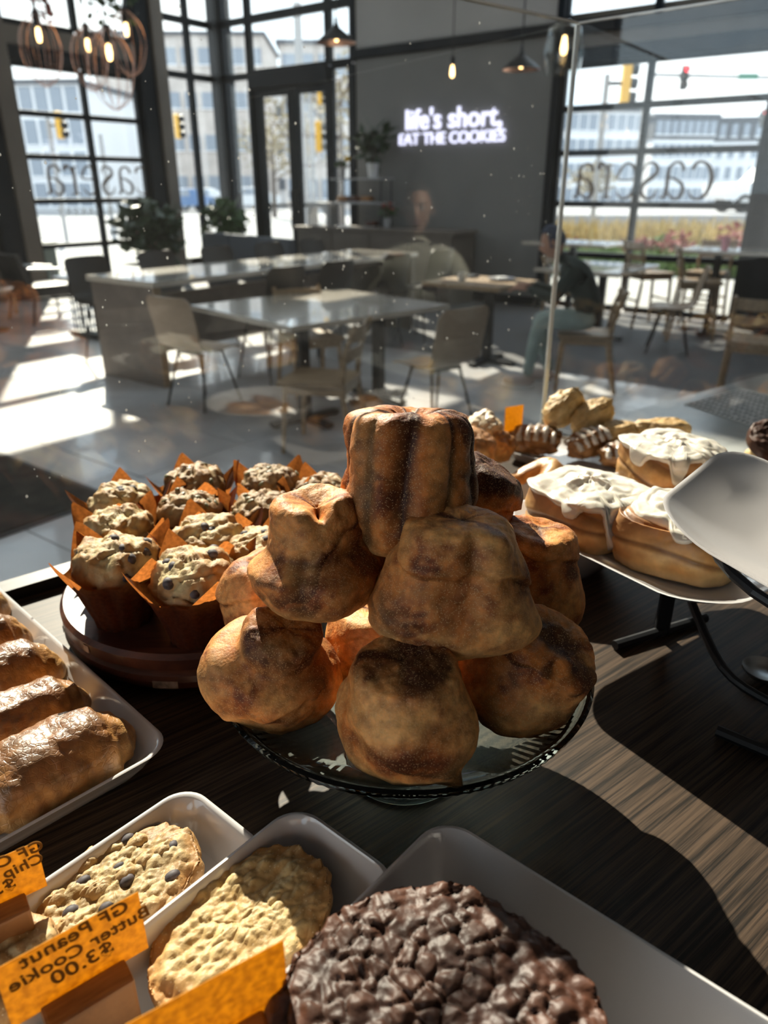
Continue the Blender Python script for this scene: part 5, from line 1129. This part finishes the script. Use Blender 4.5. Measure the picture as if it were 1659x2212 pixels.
# spoon under the stand
p = pt(1650, 1462, ZC + .003); t = thing('serving_spoon', 'round grey metal spoon bowl on the counter at right frame edge', 'spoon', p, .35)
MB().lathe([(0, .002), (.010, .0025), (.018, .006), (.0215, .010), (.0225, .0105), (.0222, .0085), (.018, .004), (.008, -.0005), (0, -.001)], 36).build('bowl', 'steel', t, smooth=40)
MB().tube(cr([(.021, 0, .009), (.05, 0, .014), (.13, 0, .006)], 6), [.003] * 13, 8).build('handle', 'steel', t)

# ------------------------------------------------------------------ bowl, danishes, back tray
bc = Vector((.235, .895, ZC)); t = thing('white_bowl', 'shallow round white bowl with brown pastries behind the pyramid', 'bowl', bc)
MB().lathe([(0, 0), (.055, 0), (.06, .004), (.095, .045), (.112, .066), (.1135, .0685), (.111, .070), (.108, .067), (.092, .048), (.056, .010), (0, .008)], 56).build('dish', 'porcelain', t, smooth=40)
def lumpy(name, label, cat, loc, d, seed, mat, cols, tilt=(0, 0, 0), tri=0., rough=.10, seams=0, res=(72, 48), crumb=.0012):
    off = Vector((seed * 7.7, seed * 1.3, seed)); A, B, C = cols
    def fn(th, t):
        ph = -PI / 2 + PI * t; ce = abs(math.cos(ph)) ** .52; se = math.copysign(abs(math.sin(ph)) ** .62, math.sin(ph))
        q = Vector((math.cos(th) * ce, math.sin(th) * ce, se)); n1 = noise.fractal(q * 1.5 + off, 1, 2, 5); n2 = noise.noise(q * 9 + off); n3 = noise.fractal(q * 4 + off, 1, 2, 4)
        k = 1 + rough * n1 * 1.2 + rough * .5 * n3 + tri * math.cos(3 * th + seed)
        if seams: sg_ = math.exp(-((abs(math.sin(seams * th / 2 + 1.6 * q.z + seed))) / .22) ** 2) * ce; k -= .16 * sg_
        else: sg_ = 0
        p = Vector((q.x * d[0] * k, q.y * d[1] * k, q.z * d[2] * (1 + rough * (n1 + .7 * n3)) + crumb * n2))
        c = mix3(A, B, max(0, min(1, .5 + .9 * n1 + .7 * n3))); c = mix3(c, C, max(sm(.35, 1.0, q.z) * .6, sg_ * .8))
        return p, c
    o = blob(name, fn, res[0], res[1], mat, mtx=Matrix.Translation(loc) @ Euler(tilt).to_matrix().to_4x4()); return tag(o, label, cat)
DA = ((.55, .25, .07), (.68, .38, .13), (.30, .10, .025)); SCN = ((.62, .42, .17), (.74, .55, .27), (.50, .28, .09)); GZ_ = ((.30, .13, .045), (.42, .20, .07), (.16, .06, .02))
for k, (dx, dy, a, lab) in enumerate(((-.045, .01, .4, 'brown pastry finger at the left inside the white bowl'), (.0, -.042, 1.0, 'brown pastry finger at the front inside the white bowl'), (.045, -.01, 2.0, 'brown pastry finger at the right inside the white bowl'), (.0, .04, 0, 'brown pastry finger at the back inside the white bowl'))):
    lumpy('pastry_finger', lab, 'pastry', bc + Vector((dx, dy, .046)), (.036, .020, .017), 30 + k, 'flaky', DA, (.1, .1, a), res=(48, 32))
dp = pt(1108, 1052, ZC + .012); dp.z = ZC
t = thing('danish_plate', 'white rectangular plate of danishes behind the pyramid', 'plate', Vector((.150, 1.075, ZC)), TR)
dish('dish', 'porcelain', t, .095, .105, .016, .016, .022)
def ring_pastry(label, loc, Rr, rt, seed, turn, tilt=(0, 0, 0)):
    off = Vector((seed, seed * 2, 0))
    def pth(s): a = 2 * PI * s; k = 1 + .26 * math.cos(2 * a) ; return Vector((Rr * k * math.cos(a), Rr * k * math.sin(a) * .8, .012 * math.cos(2 * a)))
    n, m = 96, 22; vs, fs, cs_ = [], [], []
    for i in range(n):
        s_ = i / n; c = pth(s_); d = (pth(s_ + .005) - pth(s_ - .005)).normalized(); o1 = Vector((d.y, -d.x, 0)).normalized(); up = Vector((0, 0, 1))
        for j in range(m):
            a = 2 * PI * j / m + 3 * PI * s_; lam = 1 + .06 * math.sin(5 * a + 20 * s_); r = rt * (1 + .22 * math.cos(4 * PI * s_ + 1)) * lam * (1 + .12 * noise.noise(c * 60 + off))
            q = c + o1 * math.cos(a) * r + up * (math.sin(a) * r * .95); vs.append(tuple(q)); n1 = noise.fractal(q * 40 + off, 1, 2, 4)
            col = mix3(DA[0], DA[1], max(0, min(1, .4 + 1.2 * n1))); col = mix3(col, DA[2], sm(.2, -.8, math.sin(5 * a + 20 * s_)) * .5); cs_ += [*col, 1]
    for i in range(n):
        for j in range(m): fs.append((i * m + j, ((i + 1) % n) * m + j, ((i + 1) % n) * m + (j + 1) % m, i * m + (j + 1) % m))
    me = bpy.data.meshes.new('danish'); me.from_pydata(vs, [], fs); at = me.color_attributes.new('Col', 'FLOAT_COLOR', 'POINT'); at.data.foreach_set('color', cs_)
    o = link('danish', me, 'flaky', None, None, 0, True, Matrix.Translation(loc) @ Euler(tilt).to_matrix().to_4x4() @ Matrix.Rotation(turn, 4, 'Z')); return tag(o, label, 'pastry')
ring_pastry('open ring danish with a dark hole, right of the pyramid top', pt(1128, 1040, ZC + .040), .044, .0165, 3, .5)
lumpy('danish', 'ridged round danish bun just right of the topmost cinnamon bun', 'pastry', pt(1018, 978, ZC + .075), (.036, .036, .036), 41, 'flaky', DA, (.2, .3, .2), seams=8, rough=.07)
lumpy('danish', 'pointed danish with an iced top at the back of the danish plate', 'pastry', pt(1042, 932, ZC + .082), (.036, .030, .026), 42, 'flaky', ((.60, .30, .10), (.74, .52, .28), (.70, .62, .48)), (.3, -.4, .7), tri=.12, rough=.16)
lumpy('danish', 'small danish seen behind the pointed one', 'pastry', pt(985, 925, ZC + .075), (.028, .028, .024), 43, 'flaky', DA, (0, 0, .2), tri=.1)
lumpy('danish', 'folded danish at the right of the pointed one', 'pastry', pt(1072, 962, ZC + .060), (.030, .026, .026), 44, 'flaky', DA, (.3, .5, .2), tri=.12, rough=.14)
lumpy('danish', 'dark danish under the ring danish', 'pastry', pt(1085, 1085, ZC + .030), (.040, .034, .024), 45, 'flaky', DA, (0, 0, .2), seams=5)
tl_ = pt(1095, 967, ZC + .02); tl_.z = ZC
ta, tb = .20, .078; tc_ = tl_ + qd * ta - pd * tb - Vector((.012, .014, 0))
t = thing('pastry_platter', 'long grey white platter of scones and glazed pastries behind the rolls', 'plate', tc_, TR); dish('dish', 'porcelain', t, ta, tb, .020, .016, .02)
def on(u, v, z): return pt(u, v, ZC + z)
lumpy('scone', 'golden scone leaning highest at the back left of the platter', 'scone', on(1216, 884, .080), (.046, .024, .028), 51, 'cookie', SCN, (0, -.45, .55), tri=.06, rough=.12)
lumpy('scone', 'golden scone leaning against the highest one', 'scone', on(1278, 902, .066), (.048, .024, .026), 52, 'cookie', SCN, (0, -.35, .50), tri=.06, rough=.12)
lumpy('scone', 'golden scone half hidden behind the glazed pastry in the platter middle', 'scone', on(1338, 936, .046), (.036, .028, .020), 53, 'cookie', SCN, (0, 0, .3), rough=.12)
lumpy('scone', 'golden scone lying at the back right of the platter', 'scone', on(1426, 932, .050), (.054, .026, .022), 54, 'cookie', SCN, (0, -.08, -.15), tri=.06, rough=.12)
lumpy('scone', 'golden scone at the right end of the platter, near the upper plate', 'scone', on(1496, 980, .036), (.050, .028, .022), 55, 'cookie', SCN, (0, .15, -.35), tri=.06, rough=.12)
def glazed(label, u, v, z, d, seed, rot):
    o = lumpy('glazed_pastry', label, 'pastry', on(u, v, z), d, seed, 'soft', GZ_, rot, rough=.14, seams=4)
    rnd = random.Random(seed)
    for k in range(5):
        x = -d[0] * .7 + d[0] * 1.4 * k / 4; pts = [(x, d[1] * 1.05 * math.cos(a), d[2] * 1.07 * math.sin(a) * math.sqrt(max(.25, 1 - (x / d[0]) ** 2))) for a in [PI - PI * i / 10 - .25 * (i == 0) for i in range(11)]]
        MB().tube(pts, [.0035 + rnd.uniform(0, .003) for _ in pts], 7).build('glaze_stripe', 'glaze', o, smooth=True)
    return o
glazed('dark pastry with white glaze stripes at the left end of the platter', 1160, 950, .034, (.044, .028, .024), 61, (0, 0, -.3))
glazed('small glazed pastry leaning in the middle of the platter', 1272, 956, .036, (.042, .026, .022), 62, (0, -.3, .3))
glazed('glazed pastry half hidden behind the back cinnamon roll', 1352, 985, .026, (.046, .030, .020), 63, (0, 0, -.2))
glazed('glazed pastry at the front right of the platter', 1440, 1000, .024, (.044, .026, .018), 64, (0, 0, -.5))
cookie('chocolate_cookie', 'dark cookie peeking over the upper plate at right frame edge', 'cookie', pt(1668, 962, ZC + .090), .042, .018, 71, 'choc', CH, .005, 80, (.5, 0, 0), res=(70, 40))
lumpy('scone', 'golden scone hidden under the dark cookie at right frame edge', 'scone', pt(1672, 985, ZC + .055), (.045, .03, .022), 56, 'cookie', SCN, res=(40, 28))

# ------------------------------------------------------------------ people
MAT['skin'] = M('skin', (.50, .27, .19), .5, sss=.05, var=.08, vs=20); MAT['hair'] = M('dark_hair', (.028, .022, .02), .6, bump=.4, bs=200)
MAT['jacket'] = M('dark_green_jacket', (.030, .040, .034), .85, bump=.3, bs=60); MAT['cap'] = M('blue_grey_knit_cap', (.06, .07, .11), .9, bump=.3, bs=150)
MAT['plaid'] = M('muted_plaid_shirt', (.16, .12, .10), .85, var=.5, vs=30); MAT['jeans'] = M('pale_teal_jeans', (.33, .42, .40), .8, var=.12, vs=12); MAT['shoe'] = M('pale_sneaker', (.55, .46, .44), .6)
MAT['hoodie'] = M('pale_olive_sweatshirt', (.60, .60, .52), .85, bump=.2, bs=60); MAT['trousers'] = M('dark_trousers', (.05, .05, .06), .85)
def skin_body(name, verts, edges, radii, mat, parent, mtx=None):
    me = bpy.data.meshes.new(name); me.from_pydata(verts, edges, [])
    o = link(name, me, mat, parent, mtx=mtx); o.modifiers.new('skin', 'SKIN'); o.modifiers.new('sub', 'SUBSURF').levels = 1; o.modifiers['sub'].render_levels = 2
    for k, r in enumerate(radii):
        sv = me.skin_vertices[0].data[k]; sv.radius = (r, r) if not isinstance(r, tuple) else r; sv.use_root = (k == 0)
    o.modifiers['skin'].use_smooth_shade = True
    dg = bpy.context.evaluated_depsgraph_get(); m2 = bpy.data.meshes.new_from_object(o.evaluated_get(dg)); o.modifiers.clear(); o.data = m2
    return o
def head(par, c, yaw, pitch, hair, r=.105):
    m = Matrix.Translation(c) @ Euler((pitch, 0, yaw)).to_matrix().to_4x4()
    def fn(th, t):
        ph = -PI / 2 + PI * t; x, y, z = math.cos(ph) * math.sin(th), math.cos(ph) * math.cos(th), math.sin(ph)
        p = Vector((x * .073, y * .092, z * .118)); jaw = sm(.1, -.9, z); p.x *= 1 - .28 * jaw; p.y += .012 * jaw * (1 if y > 0 else .4)
        f = max(0, y)
        nose = math.exp(-(x / .14) ** 2 - ((z + .10) / .22) ** 2) * (f > .5); p.y += .026 * nose * (1 - .5 * sm(-.1, .35, z))
        for sx in (-1, 1): p.y -= .010 * math.exp(-((x - sx * .38) / .18) ** 2 - ((z - .08) / .11) ** 2) * f
        p.y += .006 * math.exp(-(x / .32) ** 2 - ((z + .44) / .07) ** 2) * f - .004 * math.exp(-(x / .34) ** 2 - ((z + .50) / .03) ** 2) * f + .008 * math.exp(-(x / .3) ** 2 - ((z + .82) / .14) ** 2) * f
        return p, (1, 1, 1)
    hd = blob('head', fn, 48, 36, 'skin', par, mtx=m)
    for sx in (-1, 1):
        MB().ball((sx * .030, .077, .010), (.012, .009, .009), 10).build('eye', 'white', hd, smooth=True); MB().ball((sx * .030, .0852, .010), (.005, .003, .005), 8).build('iris', 'hair', hd)
        MB().ball((sx * .074, -.005, 0), (.010, .018, .030), 10).build('ear', 'skin', hd, smooth=True); MB().box((sx * .031, .085, .030), (.030, .006, .006), bev=.002).build('eyebrow', 'hair', hd)
    MB().box((0, .0905, -.055), (.042, .006, .010), bev=.0028).build('lips', 'pinkflower', hd)
    def hf(th, t):
        p, _ = fn(th, .36 + .64 * t if math.cos(th) < .35 else .72 + .28 * t); return p * 1.10 + Vector((0, -.006, .008)), (1, 1, 1)
    blob('hair' if hair == 'hair' else 'knit_cap', lambda th, t: hf(th, max(t, .02)) if t > 0 else (Vector((0, -.01, .03)), (1, 1, 1)), 40, 20, hair, hd)
    return hd
def hand(par, c, d, up, mat='skin', curl=.5, side=1):
    d = Vector(d).normalized(); up = Vector(up); up = (up - d * up.dot(d)).normalized(); sd = d.cross(up) * side
    V, E, Rd = [c, c + d * .045, c + d * .085], [(0, 1), (1, 2)], [.024, (.036, .017), (.036, .015)]
    pm = skin_body('hand', [tuple(v) for v in V], E, Rd, mat, par)
    for k, (o_, l) in enumerate(((-.030, .070), (-.010, .080), (.011, .075), (.030, .060))):
        b = c + d * .082 + sd * o_; p1 = b + d * l * .45 - up * l * .15 * curl; p2 = p1 + d * l * .3 - up * l * .4 * curl; p3 = p2 + d * l * .15 - up * l * .35 * curl
        skin_body('finger', [tuple(v) for v in (b - d * .02, b, p1, p2, p3)], [(0, 1), (1, 2), (2, 3), (3, 4)], [.009, .0095, .009, .008, .0065], mat, pm)
    b = c + d * .03 - sd * .032; skin_body('thumb', [tuple(v) for v in (c + d * .025 - sd * .01, b, b + d * .03 - sd * .02, b + d * .055 - sd * .025 - up * .01)], [(0, 1), (1, 2), (2, 3)], [.012, .012, .0105, .008], mat, pm)
def V3(*a): return Vector(a)
# seated customer, facing -x in its own frame, at the oak table
ps = thing('person', 'seated customer in a dark green jacket and blue grey knit cap leaning forward', 'person', Vector((1.66, 6.20, 0)), 1.35 - PI / 2)
hip = V3(.02, 0, .56); pel = [V3(.02, 0, .58), V3(.0, 0, .70), V3(-.06, 0, .84), V3(-.15, 0, .96), V3(-.22, 0, 1.01), V3(-.27, 0, 1.05)]
bd = skin_body('torso', [tuple(v) for v in pel] + [(-.14, .19, .93), (-.26, .25, .74), (-.46, .18, .80), (-.14, -.19, .93), (-.28, -.25, .74), (-.48, -.14, .80)], [(0, 1), (1, 2), (2, 3), (3, 4), (4, 5), (3, 6), (6, 7), (7, 8), (3, 9), (9, 10), (10, 11)], [(.17, .12), (.155, .115), (.165, .12), (.14, .10), (.06, .06), (.052, .052), .068, .052, .038, .068, .052, .038], 'jacket', ps)
for sy, kx in ((1, -.40), (-1, -.38)):
    skin_body('trouser_leg', [(.02, .0, .585), (.0, sy * .09, .555), (kx, sy * .12, .55), (kx + .02 + .05 * sy, sy * .12, .30), (kx + .04 + .10 * sy, sy * .12, .09)], [(0, 1), (1, 2), (2, 3), (3, 4)], [.10, .090, .068, .058, .048], 'jeans', ps)
    sh_ = V3(kx + .02 + .10 * sy, sy * .12, .045)
    MB().ball(tuple(sh_ + V3(-.05, 0, .01)), (.135, .048, .05), 16).build('shoe', 'shoe', ps, smooth=True); MB().box(tuple(sh_ + V3(-.05, 0, -.033)), (.27, .095, .022), bev=.008).build('shoe_sole', 'white', ps)
head(ps, V3(-.32, 0, 1.15), PI / 2, -.35, 'cap')
hand(ps, V3(-.47, .18, .805), (-1, -.25, .02), (0, 0, 1), side=1); hand(ps, V3(-.49, -.14, .805), (-1, .25, .02), (0, 0, 1), side=-1)
# standing person to the right of the camera; the photo shows this figure only as a reflection in the glass
pn = thing('person', 'standing person in a pale olive sweatshirt, mirrored faintly in the glass guard', 'person', Vector((2.42, .92, 0)), 0); pn.scale = (.9, .9, .9)
sp_ = [V3(0, 0, .92), V3(0, 0, 1.08), V3(-.01, 0, 1.25), V3(-.01, 0, 1.38), V3(0, 0, 1.45), V3(-.01, 0, 1.50)]
skin_body('sweatshirt', [tuple(v) for v in sp_] + [(-.02, .20, 1.36), (-.06, .27, 1.10), (-.25, .16, 1.24), (-.02, -.20, 1.36), (-.10, -.34, 1.20), (-.26, -.14, 1.40)], [(0, 1), (1, 2), (2, 3), (3, 4), (4, 5), (3, 6), (6, 7), (7, 8), (3, 9), (9, 10), (10, 11)], [(.12, .17), (.12, .165), (.125, .18), (.10, .15), .065, .055, .075, .06, .045, .075, .06, .045], 'hoodie', pn)
for sy in (-1, 1):
    skin_body('trouser_leg', [(0, 0, .95), (0, sy * .10, .90), (-.01, sy * .11, .50), (.01, sy * .12, .08)], [(0, 1), (1, 2), (2, 3)], [.12, .10, .075, .06], 'trousers', pn)
    MB().ball((-.05, sy * .12, .05), (.14, .05, .05), 14).build('shoe', 'shoe', pn, smooth=True)
    MB().box((-.05, sy * .12, .012), (.27, .095, .024), bev=.008).build('shoe_sole', 'white', pn)
head(pn, V3(-.02, 0, 1.62), PI / 2, 0, 'hair')
hand(pn, V3(-.26, .15, 1.245), (-.8, -.3, .5), (0, 0, 1), side=1); hand(pn, V3(-.27, -.13, 1.41), (-.7, .5, .3), (0, 0, 1), side=-1)
bpy.context.view_layer.update()
